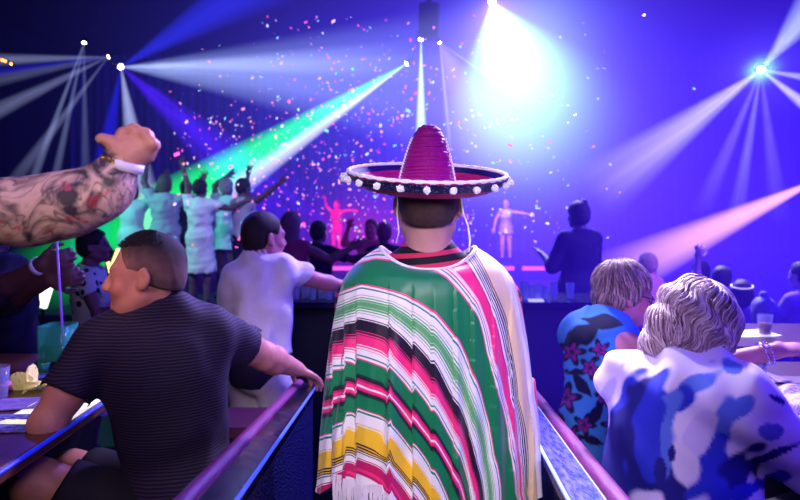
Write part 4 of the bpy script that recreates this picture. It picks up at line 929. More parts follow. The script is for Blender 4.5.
sheet('table_runner', 'blue strip printed with a row of squares across the dark table', 'runner', T_(40, 377), .50, .07, .12, paper_mat('runner_print', (60, 80, 150), (16, 24, 60), 22, .52, .15))
def crumple(name, label, c, r, m, seed, cat='napkin'):
    S = Sdf(); q = np.random.default_rng(seed); c = np.array(c) + [0, 0, r * .35]
    for i in range(7): d = nrm(q.normal(size=3) * [1, 1, .6]); n = nrm(np.cross(d, q.normal(size=3))); S.ell(c + d * r * .45, (r * .75, r * .5, .0045), np.stack([d, np.cross(n, d), n], 1), .004)
    S.plane((0, 0, TZ + .0005), (0, 0, -1)); return tag(sdf_obj(name, S, .0035, m, None), label, cat)
crumple('napkin', 'crumpled yellow printed napkin on the dark table', T_(31, 390), .058, paper_mat('yellow_napkin', (235, 225, 130), (90, 90, 60), 75, .66, .12), 3)
crumple('napkin', 'small crumpled pink tissue next to the yellow napkin', T_(10, 390), .03, M('pink_tissue', (215, 130, 165), .7), 8)
glass_m = NT('clear_plastic'); 
def glassy(name, rgb, tint=.25, em=0):
    t = NT(name); tr = t.n('ShaderNodeBsdfTransparent'); tr.inputs[0].default_value = lin(tuple(255 - (255 - c) * .5 for c in rgb)); gl = t.n('ShaderNodeBsdfGlossy'); gl.inputs['Roughness'].default_value = .06; gl.inputs[0].default_value = lin(rgb)
    fr = t.n('ShaderNodeFresnel'); fr.inputs[0].default_value = 1.45; mx = t.n('ShaderNodeMixShader'); t.l(t.math('ADD', fr.outputs[0], tint, clamp=True), mx.inputs[0]); t.l(tr.outputs[0], mx.inputs[1]); t.l(gl.outputs[0], mx.inputs[2]); last = mx.outputs[0]
    t.l(last, t.out.inputs[0]); return t.m
def glassy2(name, rgb, alpha, rough=.08, em=0):
    t = NT(name); return t.bsdf(lin(rgb), rough, spec=.8, alpha=alpha, emit=lin(rgb) if em else None, estr=em)
clear = glassy2('clear_plastic', (170, 175, 235), .28); green_glass = glassy2('green_lit_glass', (60, 190, 155), .42)
def liquid(name, rgb): return M(name, rgb, .1, nz=.05, nscale=10)
def tumbler(label, c, r, h, m=clear, drink=None, level=.7, group=None, square=False, cat='glass', straw=None):
    t = thing('glass', label, cat, c, group); n = 4 if square else 24; c = np.array(c)
    mb = MB()
    if square:
        def ring(rr, z):
            return [(c[0] + rr * sgn(math.cos(a)) * abs(math.cos(a)) ** .35, c[1] + rr * sgn(math.sin(a)) * abs(math.sin(a)) ** .35, c[2] + z) for a in np.linspace(0, 2 * math.pi, 32, endpoint=False)]
        sgn = lambda v: (v > 0) - (v < 0)
        lv = [ring(r * .02, .001), ring(r * .9, .001), ring(r * .93, .01), ring(r, h), ring(r - .004, h), ring(r * .9 - .004, .012), ring(r * .02, .012)]; mb.grid(np.array(lv).reshape(-1, 3), 32, len(lv), True)
    else: mb.lathe([(.001, .001), (r * .78, .001), (r * .80, .008), (r, h), (r - .0025, h), (r * .78 - .002, .010), (.001, .010)], 28, None, c)
    mb.build('vessel', m, t, True)
    if drink is not None:
        f = .80 + .2 * level; mb = MB(); mb.lathe([(.001, .0115), (r * .78 - .003, .0115), (r * f - .004, h * level), (.001, h * level)], 24, None, c); mb.build('drink', drink, t, True)
    if straw is not None: mb = MB(); mb.tube([c + [0, 0, .02], c + [r * .8, -.01, h * 1.02], c + [r * 1.1, -.015, h * 1.25]], .003, 6); mb.build('straw', straw, t, True)
    return t
cola = liquid('cola', (22, 8, 14)); beer = liquid('beer', (215, 130, 60)); 
tumbler('clear plastic cup cut by the frame edge on the dark table', T_(-2, 399), .034, .105)
pit = tumbler('square pitcher lit green with a tall straw standing in it', T_(58, 367), .058, .165, green_glass, liquid('green_drink', (14, 110, 90)), .55, square=True, cat='pitcher')
mb = MB(); mb.box(T_(58, 367) + [0, 0, .020], (.1165, .1165, .034), bev=.006); mb.build('base_sleeve', M('black_sleeve', (10, 10, 20), .4), pit)
c = T_(66, 366); straw_m = M('violet_straw', (150, 100, 225), .3, emit=(120, 70, 220), estr=.25)
mb = MB(); mb.tube([c + [.0, -.01, .014], c + [-.025, -.02, .5]], .0045, 8); st_o = tag(mb.build('drinking_straw', straw_m, None, True), 'very tall thin violet straw held upright over the green pitcher', 'straw')
tumbler('small green glass in front of the pitcher', T_(44, 372), .024, .04, green_glass, liquid('green_shot', (20, 170, 110)), .8)
# right table
tumbler('tumbler of dark cola with a straw on the violet-lit table', T_(755, 394), .036, .108, clear, cola, .62, straw=M('black_straw', (12, 12, 30), .4))
tumbler('beer glass standing on the table behind the outstretched arm', W(765, 336, (CZ - 1.1) * F / 131) + [0, 0, 0], .036, .105, clear, beer, .62)
vp = paper_mat('violet_print', (150, 120, 240), (90, 70, 200), 70, .55, .25)
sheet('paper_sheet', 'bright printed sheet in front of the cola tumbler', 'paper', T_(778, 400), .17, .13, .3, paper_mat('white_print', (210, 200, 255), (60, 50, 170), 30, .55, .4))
sheet('paper_sheet', 'violet sheet lying beyond the cola tumbler', 'paper', T_(740, 377), .26, .2, .2, vp)
sheet('paper_sheet', 'small brownish card at the far side of the violet-lit table', 'card', T_(793, 381), .14, .1, -.2, paper_mat('brown_card', (110, 60, 90), (80, 40, 80), 12))
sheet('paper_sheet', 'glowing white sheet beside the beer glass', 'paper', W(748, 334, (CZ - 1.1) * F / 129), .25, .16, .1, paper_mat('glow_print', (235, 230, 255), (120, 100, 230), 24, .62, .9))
S = Sdf(); c = T_(806, 418); S.ell(c + [.03, .0, .035], (.10, .13, .045), None, .02); S.plane((0, 0, TZ + .001), (0, 0, -1)); S.disp = wrinkle(.006, 40, 3)
tag(sdf_obj('folded_cloth', S, .006, paper_mat('lilac_pattern', (165, 140, 250), (100, 80, 215), 60, .5, .1), None), 'lilac patterned folded cloth heaped on the violet-lit table', 'cloth')
# benches
vinyl = M('plum_vinyl', (70, 18, 60), .4, nscale=8); 
def bench(label, c, sx, sy, z0, z1):
    t = thing('bench', label, 'bench', (c[0], c[1], z0)); m = MB(); m.box((c[0], c[1], z1 - .05), (sx, sy, .10), bev=.03); m.build('seat', vinyl, t); m = MB(); m.box((c[0], c[1], (z0 + z1 - .1) / 2), (sx * .9, sy * .94, z1 - .1 - z0), bev=.01); m.build('base', M('bench_base', (14, 12, 26), .6), t); return t
bench('plum padded bench the seated man sits on', (-.70, 1.72, 0), .36, 1.1, .34, .80)
bench('plum padded bench end standing empty behind the seated man', (-.80, 2.52, 0), .50, .30, .34, .86)
bench('plum padded bench under the two women', (.76, 1.75, 0), .36, 1.5, .34, .80)
# bar counter across the hall with glassware
t = thing('counter', 'dark bar counter crossing the hall behind the man in the poncho', 'counter', (.35, 4.7, -.08)); m = MB(); m.box((.35, 4.7, 1.00), (2.6, .5, .05), bev=.012); m.build('counter_top', M('counter_gloss', (20, 18, 60), .18, nscale=5), t)
m = MB(); m.box((.35, 4.75, .45), (2.5, .38, 1.05), bev=.01); m.build('counter_front', M('counter_front', (12, 12, 50), .5, nscale=4), t)
gl_l = glassy2('lit_glass', (190, 205, 255), .4)
for i, (px, h, r) in enumerate(((296, .12, .034), (304, .10, .036), (313, .145, .03), (321, .11, .036), (329, .13, .034), (337, .10, .034))):
    tumbler('clear glass standing in the row on the counter near the white-shirted man', (W(px, 300, 4.6)[0], 4.6 + .06 * (i % 2), 1.026), r, h, gl_l, None, group='glasses on the counter by the white shirt')
for i, (px, h, r) in enumerate(((524, .14, .034), (531, .10, .04), (538, .12, .034), (545, .09, .04), (553, .14, .03), (572, .12, .034))):
    tumbler('gleaming glass on the counter between the poncho and the floral dress', (W(px, 300, 4.6)[0], 4.58 + .07 * (i % 2), 1.026), r, h, gl_l, None, group='glasses on the counter by the floral dress')
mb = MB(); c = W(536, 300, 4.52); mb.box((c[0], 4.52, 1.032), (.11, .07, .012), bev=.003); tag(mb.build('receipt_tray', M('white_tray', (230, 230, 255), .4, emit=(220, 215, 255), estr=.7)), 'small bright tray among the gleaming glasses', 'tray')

# lit things behind the polka dot dress
t = thing('neon_light', 'glowing yellow neon strokes in front of the laughing man\'s face', 'neon light', W(112, 400, 5.65)); mb = MB()
for a, b in (((110, 272), (118, 249)), ((116, 275), (123, 250)), ((108, 262), (113, 281))): mb.tube([W(*a, 5.6), W(*b, 5.6)], .016, 6)
mb.build('neon_tubing', M('yellow_neon', (255, 240, 150), .3, emit=(255, 235, 130), estr=2.5), t)
mb = MB(); mb.box(W(114, 266, 5.65), (.16, .02, .30), bev=.006); mb.tube([W(114, 280, 5.65), [W(114, 280, 5.65)[0], 5.65, -.08]], .015, 6); mb.build('stand', lamp_body, t)
c = W(41, 296, 4.6); t = thing('light_panel', 'small white glowing panel between the straw holder and the polka dot dress', 'light panel', (c[0], c[1], -.08))
mb = MB(); mb.box(c, (.14, .03, .17), np.array(Matrix.Rotation(.3, 3, 'Y')), .01); mb.build('panel', M('white_panel', (240, 255, 240), .3, emit=(235, 255, 235), estr=2.), t)
mb = MB(); mb.tube([c - [0, -.025, .0], [c[0], c[1] + .025, -.08]], .012, 6); mb.build('stand', lamp_body, t)

# ================================================================= confetti
r = np.random.default_rng(11); P = []; n = 1250
cols = np.array([lin(c)[:3] for c in ((255, 90, 170), (255, 120, 200), (255, 150, 150), (220, 220, 255), (150, 220, 255), (255, 190, 230), (255, 170, 90), (120, 240, 240))])
V, Fc, Cc = [], [], []
i = 0
while i < n:
    y = r.uniform(6, 14); px = r.normal(330, 95) if r.random() < .72 else r.uniform(180, 620); py = r.uniform(15, 250)
    if px < 170 or px > 700: continue
    if r.random() > np.clip((py - 5) / 130, .25, 1) * (1.0 if px < 480 else .6): continue
    if px < 260 and py < 90 and r.random() < .7: continue
    c = W(px, py, y); u = nrm(r.normal(size=3)); v = nrm(np.cross(u, r.normal(size=3))); s = r.uniform(.009, .021) * (1.4 if r.random() < .2 else 1); k = len(V)
    V += [c + u * s - v * s * .6 , c + u * s + v * s * .6, c - u * s + v * s * .6, c - u * s - v * s * .6]; Fc.append((k, k + 1, k + 2, k + 3))
    w_ = [.26, .2, .14, .16, .08, .1, .03, .03] if px < 470 else [.06, .1, .04, .36, .16, .25, .01, .02]
    Cc += [cols[r.choice(8, p=w_)]] * 4; i += 1
me = make_mesh('confetti', np.array(V), Fc, False, None, np.array(Cc)); ob = link('confetti', me, MV('glowing_confetti', .5, 5, 0, .001, .02, emit=1.5)); tag(ob, 'pink, white and cyan confetti falling through the hall', 'confetti', kind='stuff')  # flakes glow by emission, in place of spotlight catching them
# ================================================================= curly haired woman in the blue and white blouse
def blob_cols(base, blobs, ns=.5, seed=1, Yc=1.5, soft=.12):
    """cloth print given as patches (px, py, rx, ry, rot, rgb) on the cloth, edges broken by noise"""
    b0 = np.array(lin(base)[:3])
    def f(V):
        c = np.tile(b0, (len(V), 1)); px = CX + F * V[:, 0] / V[:, 1]; py = HY + F * (CZ - V[:, 2]) / V[:, 1]; w1 = vnoise(V, 38, seed); w2 = vnoise(V, 90, seed + 5)
        for x, y, rx, ry, ro, rgb in blobs:
            a = math.radians(ro); u = ((px - x) * math.cos(a) + (py - y) * math.sin(a)) / rx; v = (-(px - x) * math.sin(a) + (py - y) * math.cos(a)) / ry
            m = np.clip((1 - np.sqrt(u * u + v * v) + ns * (.5 * w1 + .3 * w2)) / soft, 0, 1)[:, None]; c = c * (1 - m) + np.array(lin(rgb)[:3]) * m
        return c
    return f
J = stand((.72, 1.5, .34), 1.64, math.radians(-40), .185); s = J['s']
J['pelvis'] = np.array([.62, 1.42, .90]); J['neck'] = W(690, 362, 1.56); J['head'] = W(697, 328, 1.60); J['hf'] = nrm([.55, .80, -.32]); J['hu'] = nrm([.25, .25, 1])
J['shL'] = W(628, 378, 1.62); J['shR'] = W(742, 398, 1.38); J['elR'] = W(800, 462, 1.42); J['wrR'] = W(812, 432, 1.60); J['hdR'] = nrm([.5, 1, .1]); J['hnR'] = np.array([0, 0, -1.])
J['elL'] = np.array([.82, 1.92, 1.15]); J['wrL'] = np.array([1.02, 2.0, 1.16]); J['hdL'] = nrm([1, .2, 0]); J['hnL'] = np.array([0, 0, -1.])
J['hipL'] = J['pelvis'] + [.05, .09, -.02]; J['hipR'] = J['pelvis'] + [.05, -.09, -.02]; J['knL'] = J['pelvis'] + [.44, .16, .0]; J['knR'] = J['pelvis'] + [.44, -.06, .0]
J['anL'] = np.array([1.04, 1.55, .425]); J['anR'] = np.array([1.04, 1.33, .425]); J['toeL'] = J['toeR'] = nrm([1, .1, 0])
p = person('woman with curly blonde hair in a blue and white tie-dye blouse, leaning over the table', J)
sdf_obj('body', body_sdf(J, True, w=1.08, curlR=.5), .008, SKIN, p, skin_cols(J, (205, 145, 150)))
blue, dk, lb, wh = (38, 52, 205), (22, 22, 130), (90, 120, 225), (238, 228, 250)
S = top_sdf(J, True, w=1.12, inf=.020, sleeve=1.12, hem=-.18, neck=.035, wr=.009, flare=.03, belly=.03, seed=9)
sdf_obj('blouse', S, .006, MV('tie_dye_cotton', .8, 300, .2, .002, .06), p, blob_cols((232, 220, 248), [
    (626, 445, 34, 66, 6, blue), (612, 462, 24, 56, 0, dk), (640, 462, 26, 62, -4, dk), (655, 412, 13, 30, 20, blue), (640, 400, 9, 22, 15, dk), (692, 387, 26, 11, -32, lb), (680, 402, 26, 15, -38, blue), (664, 428, 17, 46, 16, lb), (650, 440, 14, 52, 8, blue),
    (735, 368, 11, 6, 30, lb), (744, 405, 26, 10, -45, lb), (720, 428, 15, 34, 22, lb), (718, 468, 17, 36, 5, blue), (738, 466, 22, 18, -20, dk), (775, 398, 12, 3, 25, dk), (772, 455, 40, 3, -22, dk), (762, 484, 34, 7, -22, blue), (771, 431, 9, 6, 0, (90, 100, 190)),
    (660, 470, 5, 12, 0, dk), (672, 452, 4, 9, 0, dk), (608, 392, 10, 22, 15, (190, 180, 240)), (700, 430, 30, 14, -60, (215, 200, 245))], .9, 2, soft=.16))
sdf_obj('trousers', bottom_sdf(J, length=1.85, w=1.05), .011, cloth_dark, p); shoes(J, p)
# hair: a soft mass covered with waving locks
t = NT('blonde_curls'); o = t.obj(); nn = t.noise(60, 3, o); hm = t.bsdf(t.mix(nn.outputs[0], lin((70, 48, 60)), lin((150, 118, 122))), .38, spec=.6, bump=t.noise(220, 3, o).outputs[0], bstr=.5, bdist=.003)
R = frame(J['hf'], J['hu']); hd = J['head']; q = lambda x, y, z: hd + R @ (np.array([x, y, z]) * s)
S = Sdf(); S.ell(q(0, -.03, .030), np.array((.101, .113, .101)) * s, R, .03); S.ell(q(-.03, -.07, -.05), np.array((.088, .063, .074)) * s, R, .04); S.ell(q(-.09, -.02, -.07), np.array((.038, .053, .078)) * s, R, .04); S.ell(q(.080, -.045, .005), np.array((.024, .053, .055)) * s, R, .04)
S.ell(q(.05, .115, -.085), np.array((.10, .08, .12)) * s, R, .015, 's'); S.disp = wrinkle(.005, 60, 3)
hb = sdf_obj('hair', S, .006, hm, p); kp = lambda d: not (d[1] > .5 and d[2] < .45) and not (d[0] > .5 and d[1] > -.3 and d[2] < -.3)
m = strands(J, (0, -.03, .030), (.108, .120, .108), 1500, 21, (.0013, .0026), (.06, .11), .010, 68., kp, (.1, -.2, 1.), .005)
for c_, r_, n_, sd in (((-.015, -.052, -.012), (.106, .102, .100), 700, 4), ((-.03, -.07, -.05), (.097, .072, .082), 500, 5), ((-.09, -.02, -.07), (.047, .062, .087), 450, 6), ((.080, -.045, .005), (.030, .060, .062), 250, 7)):
    k_ = strands(J, c_, r_, n_, sd, (.0013, .0026), (.05, .09), .009, 68., lambda d: d[2] > -.8 and d[1] < .5, (.0, .1, 1.), .004); m.add(np.concatenate(k_.v), k_.f)
m.build('hair_locks', lock_mat('blonde_locks', (120, 84, 100), (255, 236, 235)), hb, True)
ear = q(.088, -.008, -.045); mb = MB(); ec = W(731, 349, 1.51); mb.ball(ec, .0095, 8); mb.lathe([(.010, 0), (.0125, .002), (.0125, -.002), (.010, 0)], 20, np.array(Matrix.Rotation(1.57, 3, 'X')), ec); mb.build('earring', M('pearl', (230, 220, 255), .15, .3), p, True)

# ================================================================= woman in the floral dress with glasses
J = stand((.78, 2.2, .34), 1.62, math.radians(-60), .17); s = J['s']
J['pelvis'] = np.array([.74, 2.18, .92]); J['neck'] = W(606, 318, 2.26); J['head'] = W(624, 294, 2.30); J['hf'] = nrm([1, .04, -.16]); J['hu'] = nrm([.16, .02, 1])
J['shL'] = W(575, 330, 2.38); J['shR'] = W(606, 340, 2.13); J['elR'] = W(690, 372, 2.02); J['wrR'] = W(775, 351, 1.99); J['hdR'] = nrm([1, -.1, .14]); J['hnR'] = nrm([0, .3, -1])
J['elL'] = J['shL'] + [.12, .16, -.20]; J['wrL'] = np.array([1.08, 2.36, 1.15]); J['hdL'] = nrm([1, -.2, 0]); J['hnL'] = np.array([0, 0, -1.])
J['hipL'] = J['pelvis'] + [.05, .09, -.02]; J['hipR'] = J['pelvis'] + [.05, -.09, -.02]; J['knL'] = J['pelvis'] + [.42, .12, .0]; J['knR'] = J['pelvis'] + [.42, -.06, .0]
J['anL'] = np.array([1.16, 2.3, .425]); J['anR'] = np.array([1.16, 2.1, .425]); J['toeL'] = J['toeR'] = nrm([1, .1, 0])
p = person('woman in glasses and a teal sleeveless flowered dress, one arm stretched over the table', J)
sdf_obj('body', body_sdf(J, True, w=1.2, curlR=.45), .008, SKIN, p, skin_cols(J, (205, 135, 150)))
fl = [(572, 352, 15), (566, 398, 17), (590, 368, 13), (584, 425, 13), (604, 398, 11), (571, 436, 13), (600, 350, 12), (612, 425, 12), (560, 372, 9)]
lv = [(603, 322, 22, 10, 10), (582, 335, 26, 12, -30), (600, 322, 22, 7, 10), (582, 385, 16, 6, 50), (596, 415, 16, 6, -60), (560, 420, 14, 5, 70), (606, 375, 14, 5, 80), (576, 372, 10, 4, -10), (556, 392, 12, 4, 80), (592, 440, 14, 5, 20)]
def floral(V):
    c = np.tile(np.array(lin((66, 140, 225))[:3]), (len(V), 1)); c *= (1 + .12 * vnoise(V, 30, 3))[:, None]; px = CX + F * V[:, 0] / V[:, 1]; py = HY + F * (CZ - V[:, 2]) / V[:, 1]; w1 = vnoise(V, 60, 4) * .18; nav = np.array(lin((18, 16, 70))[:3])
    for x, y, rx, ry, ro in lv:
        a = math.radians(ro); u = ((px - x) * math.cos(a) + (py - y) * math.sin(a)) / rx; v = (-(px - x) * math.sin(a) + (py - y) * math.cos(a)) / ry; m = np.clip((1 - np.abs(u) ** 1.5 - np.abs(v) + w1) / .15, 0, 1)[:, None]; c = c * (1 - m) + nav * m
    for x, y, r_ in fl:
        d = np.hypot(px - x, py - y); a = np.arctan2(py - y, px - x); R_ = r_ * (.72 + .28 * np.cos(5 * a + x)); m = np.clip((R_ - d) / 2 + .5, 0, 1)[:, None]; c = c * (1 - m) + nav * m
        m = np.clip((R_ * .62 - d) / 2 + .4, 0, 1)[:, None]; c = c * (1 - m) + np.array(lin((140, 30, 150))[:3]) * m; m = np.clip((R_ * .25 - d) / 1.5 + .4, 0, 1)[:, None]; c = c * (1 - m) + nav * m
    return c
S = top_sdf(J, True, w=1.12, inf=.014, sleeve=0, hem=-.22, neck=.03, wr=.003, flare=.06, belly=.03, seed=14); sdf_obj('dress', S, .006, MV('printed_dress', .95, 200, .15, .002, .05), p, floral)
shoes(J, p)
hm2 = hair_mat('short_ash_blonde', (96, 70, 90), (235, 200, 205), .8)
S = hair_sdf(J, .010, .062, -.070, vol=.010); hb = sdf_obj('hair', S, .006, hm2, p)
R = frame(J['hf'], J['hu']); hd = J['head']; q = lambda x, y, z: hd + R @ (np.array([x, y, z]) * s)
m = strands(J, (0, -.018, .036), (.099, .121, .108), 1500, 8, (.0008, .0016), (.06, .10), .002, 40., lambda d: not (d[1] > .35 and d[2] < .55) and d[2] > -.5, (0, -.55, 1.), .003)
k_ = strands(J, (0, -.045, -.015), (.088, .085, .085), 600, 9, (.0008, .0016), (.05, .08), .002, 40., lambda d: d[1] < .3 and d[2] > -.75, (0, -.1, 1.), .003); m.add(np.concatenate(k_.v), k_.f)
m.build('hair_strands', lock_mat('ash_strands', (70, 48, 62), (225, 192, 196)), hb, True)
m = MB(); gl = [q(.078, -.01, .008), q(.078, .05, .006), q(.064, .098, .002)]; m.tube(gl, .0022, 6); ringp = lambda sx: [q(sx * (.034 + .026 * math.cos(a)), .104 - .012 * abs(math.cos(a)) * (1 if sx * math.cos(a) > 0 else 0), -.002 + .019 * math.sin(a)) for a in np.linspace(0, 2 * math.pi, 22)]
m.tube(ringp(1), .0018, 5); m.tube(ringp(-1), .0018, 5); m.tube([q(-.009, .106, .004), q(.009, .106, .004)], .0018, 5); m.tube([q(-.078, -.01, .008), q(-.064, .098, .002)], .0022, 6)
m.build('glasses_frame', M('glasses_metal', (40, 30, 60), .25, .6), p, True)
# bracelets on the outstretched wrist
ax = nrm(J['wrR'] - J['elR']); c = J['elR'] * .14 + J['wrR'] * .86
silv = M('silver_chain', (210, 200, 255), .2, .9)
tag(band('bracelet', c, ax, .0375, .005, silv, None, .002), 'thin silver bracelet on the outstretched forearm', 'bracelet')
m = MB(); u = nrm(np.cross(ax, [0, 0, 1])); v = np.cross(ax, u); c2 = c + ax * .016
for i in range(22): a = 2 * math.pi * i / 22; m.ball(c2 + .0385 * (u * math.cos(a) + v * math.sin(a)), .0042, 5)
m.tube([c2 + .0372 * (u * math.cos(a) + v * math.sin(a)) for a in np.linspace(0, 2 * math.pi, 30)], .0013, 5, False)
tag(m.build('bracelet', silv, None, True), 'beaded bracelet next to the thin silver one on the outstretched forearm', 'bracelet')
# ================================================================= people further away
def folk(label, pos, h, yaw, hair=None, hairkw=None, fem=False, top=None, topkw=None, bottom=None, botkw=None, skin=(190, 140, 140), arms=None, vox=.011, group=None, w=1., pose=None, curl=.2, shoe=True):
    J = stand(pos, h, yaw, .18 if not fem else .165)
    s = J['s']; c, q_ = math.cos(yaw), math.sin(yaw)
    for k, (e, wv) in (arms or {}).items():       # elbow and wrist offsets from the shoulder, metres, in the body's own axes
        rot = lambda v: np.array([c * v[0] - q_ * v[1], q_ * v[0] + c * v[1], v[2]]) * s
        J['el' + k] = J['sh' + k] + rot(e); J['wr' + k] = J['el' + k] + rot(wv); J['hd' + k] = nrm(rot(wv)); J['hn' + k] = nrm(rot((0, 1, -.2)))
    if pose: pose(J)
    p = person(label, J, group); sdf_obj('body', body_sdf(J, fem, w, curlR=curl, curlL=curl, spread=.3, hs=1.05), vox, SKIN, p, skin_cols(J, skin))
    if top is not None: sdf_obj((topkw or {}).pop('name', 'shirt') if topkw else 'shirt', top_sdf(J, fem, w, **(topkw or {})), vox, top, p)
    if bottom is not None: sdf_obj((botkw or {}).pop('name', 'trousers') if botkw else 'trousers', bottom_sdf(J, w, **(botkw or {})), vox, bottom, p)
    if hair is not None: sdf_obj('hair', hair_sdf(J, **(hairkw or {})), vox * .8, hair, p)
    if shoe: shoes(J, p)
    return p, J
def pos(px, Y, z=None): return np.array([(px - CX) * Y / F, Y, FLOOR(Y) if z is None else z])
blk_h = hair_mat('hair_near_black', (22, 16, 26)); brn_h = hair_mat('hair_brown', (52, 34, 36), (95, 65, 60)); bld_h = hair_mat('hair_highlights', (40, 30, 38), (105, 92, 92)); cap_h = hair_mat('pale_cap', (70, 62, 70), (190, 180, 180))
white_c = NT('white_cotton'); o = white_c.obj(); nn = white_c.noise(9, 3, o); white_c.bsdf(white_c.mix(nn.outputs[0], lin((205, 195, 215)), lin((245, 240, 250))), .85, bump=nn.outputs[0], bstr=.5, bdist=.03); white_c = white_c.m
navy_c = M('navy_cotton', (16, 16, 50), .85); teal_c = M('pale_teal_cotton', (180, 225, 225), .85, nscale=12, bstr=.4); grey_c = M('grey_cotton', (150, 165, 185), .85, nscale=12, bstr=.4); stone = M('stone_cotton', (180, 175, 195), .85)
# white-shirted man beyond the barrier
J = stand(pos(262, 2.95), 1.76, math.radians(-28), .19); J['head'] = W(264, 237, 2.97); J['neck'] = W(258, 259, 2.95); J['hf'] = nrm([.72, .68, -.05])
J['shL'] = W(234, 279, 2.92); J['shR'] = W(288, 271, 2.95); J['elL'] = W(227, 316, 3.02); J['wrL'] = W(238, 330, 3.2); J['hdL'] = nrm([.4, 1, 0]); J['elR'] = W(318, 281, 3.08); J['wrR'] = W(352, 288, 3.2); J['hdR'] = nrm([1, .2, -.1]); J['hnR'] = np.array([0, 0, -1.])
J['pelvis'] = W(262, 372, 2.95); p = person('man in a white short-sleeved collared shirt standing with one arm held out', J)
sdf_obj('body', body_sdf(J, w=.86), .008, SKIN, p, skin_cols(J, (180, 110, 125)))
sdf_obj('shirt', top_sdf(J, w=.86, sleeve=.55, hem=.09, neck=.02, inf=.016, wr=.008, seed=5), .007, white_c, p)
S = Sdf(); R = tframe(J)
for i in range(14):
    a = 2 * math.pi * i / 14; S.cap(J['neck'] + R @ np.array([.074 * math.cos(a), .068 * math.sin(a), .0]), J['neck'] + R @ np.array([.067 * math.cos(a), .064 * math.sin(a) - .004, .042]), .010, .008, .012)
sdf_obj('collar', S, .006, white_c, p)
S = Sdf(); torso_sdf(S, J, .020, False, .88, 0, upper=False); S.plane(J['pelvis'] + [0, 0, .075], (0, 0, 1)); S.plane(J['pelvis'] - [0, 0, .05], (0, 0, -1)); sdf_obj('waist_band', S, .008, navy_c, p); sdf_obj('shorts', bottom_sdf(J, length=.9, w=.9, inf=.010, top=.03, seed=6), .009, stone, p); shoes(J, p)
sdf_obj('hair', hair_sdf(J, .007, .05, -.05, temple=-.02), .007, hair_mat('hair_dark_crop', (26, 16, 26), (58, 38, 46)), p)
# dark figure at the table's far side holding the straw
J = stand((-1.78, 2.72, -.08), 1.74, math.radians(-30)); J['shR'] = W(10, 272, 2.55); J['elR'] = W(-6, 292, 2.42); J['wrR'] = W(42, 264, 2.36); J['hdR'] = nrm([1, .0, .25]); J['hnR'] = nrm([-.2, 1, 0])
J['shL'] = W(-38, 272, 2.7); J['elL'] = W(10, 300, 2.52); J['wrL'] = W(50, 279, 2.38); J['hdL'] = nrm([1, 0, .1]); J['hnL'] = nrm([-.1, 1, 0]); J['neck'] = W(-14, 258, 2.64); J['head'] = W(-16, 226, 2.64); J['pelvis'] = np.array([-1.80, 2.80, .86])
p = person('dark-clothed person at the table edge holding the tall straw with both hands', J); sdf_obj('body', body_sdf(J, curlR=.95, curlL=.95), .007, SKIN, p, skin_cols(J, (74, 42, 56)))
sdf_obj('jacket', top_sdf(J, sleeve=1.25, hem=-.14, inf=.018, wr=.006), .01, navy_c, p); sdf_obj('trousers', bottom_sdf(J, length=1.95), .012, cloth_dark, p); shoes(J, p); sdf_obj('hair', hair_sdf(J), .009, blk_h, p)
ax = nrm(J['wrR'] - J['elR']); tag(band('wristband', J['wrR'] - ax * .02, ax, .034, .02, M('pale_band', (190, 185, 240), .5), None), 'pale wristband on the dark-clothed person holding the straw', 'wristband')
# woman in polka dots
dots = NT('polka_dots'); o = dots.obj(); vo = dots.n('ShaderNodeTexVoronoi'); vo.inputs['Scale'].default_value = 14; vo.inputs['Randomness'].default_value = .35; dots.l(o, vo.inputs[0]); dots.bsdf(dots.mix(dots.math('LESS_THAN', vo.outputs[0], .34), lin((190, 195, 205)), lin((30, 40, 60))), .8)
p, J = folk('woman with a dark hair bun in a white dress with dark polka dots', pos(92, 4.25), 1.66, math.radians(-75), blk_h, dict(vol=.008, bun=(0, -.07, .12)), True, dots.m, dict(name='dress', sleeve=.45, hem=-.55, flare=.06, inf=.016), skin=(110, 72, 84), arms={'R': ((.08, .10, -.26), (-.02, .24, .06)), 'L': ((-.06, .12, -.26), (.02, .24, .06))}, vox=.009)
# dancers on the riser
rz = .42
up = lambda sx: {'R': ((.10 * 1, .05, .26), (.02, .03, .26)), 'L': ((-.10, .05, .26), (-.02, .03, .26))}
folk('dancer with bright hair highlights in a pale grey T-shirt, arm stretched sideways', pos(165, 8.2, rz), 1.74, math.radians(8), bld_h, dict(vol=.01, long=.09), True, grey_c, dict(sleeve=.6, hem=-.2, inf=.02, wr=.008), stone, dict(length=1.9), (96, 66, 78), {'R': ((.27, .05, .02), (.05, .05, .25)), 'L': ((-.12, .05, .25), (.03, .03, .25))}, .013, w=1.08)
folk('dancer in a long white tunic with one hand flung high, fingers spread', pos(200, 7.75, rz), 1.66, math.radians(-10), blk_h, dict(vol=.012, nape=-.05), True, white_c, dict(name='tunic', sleeve=.5, hem=-.46, flare=.05, inf=.02, wr=.008), None, None, (96, 66, 78), {'L': ((-.03, .03, .27), (-.08, .02, .25)), 'R': ((.25, .05, -.05), (.20, .05, .10))}, .013)
folk('dancer with a pale round cap of hair in a teal-lit short dress', pos(226, 8.5, rz), 1.70, math.radians(-20), cap_h, dict(vol=.015, nape=-.055), True, teal_c, dict(name='dress', sleeve=.5, hem=-.22, flare=.05, inf=.022, wr=.008), None, None, (96, 66, 78), {'R': ((.14, .05, .18), (.02, .04, .22)), 'L': ((-.06, .05, .25), (.20, .03, .14))}, .013)
folk('dark-haired dancer half hidden behind the white tunic', pos(186, 8.65, rz), 1.68, math.radians(20), blk_h, dict(vol=.01), False, navy_c, dict(sleeve=.6), cloth_dark, dict(length=1.9), (120, 84, 96), None, .014)
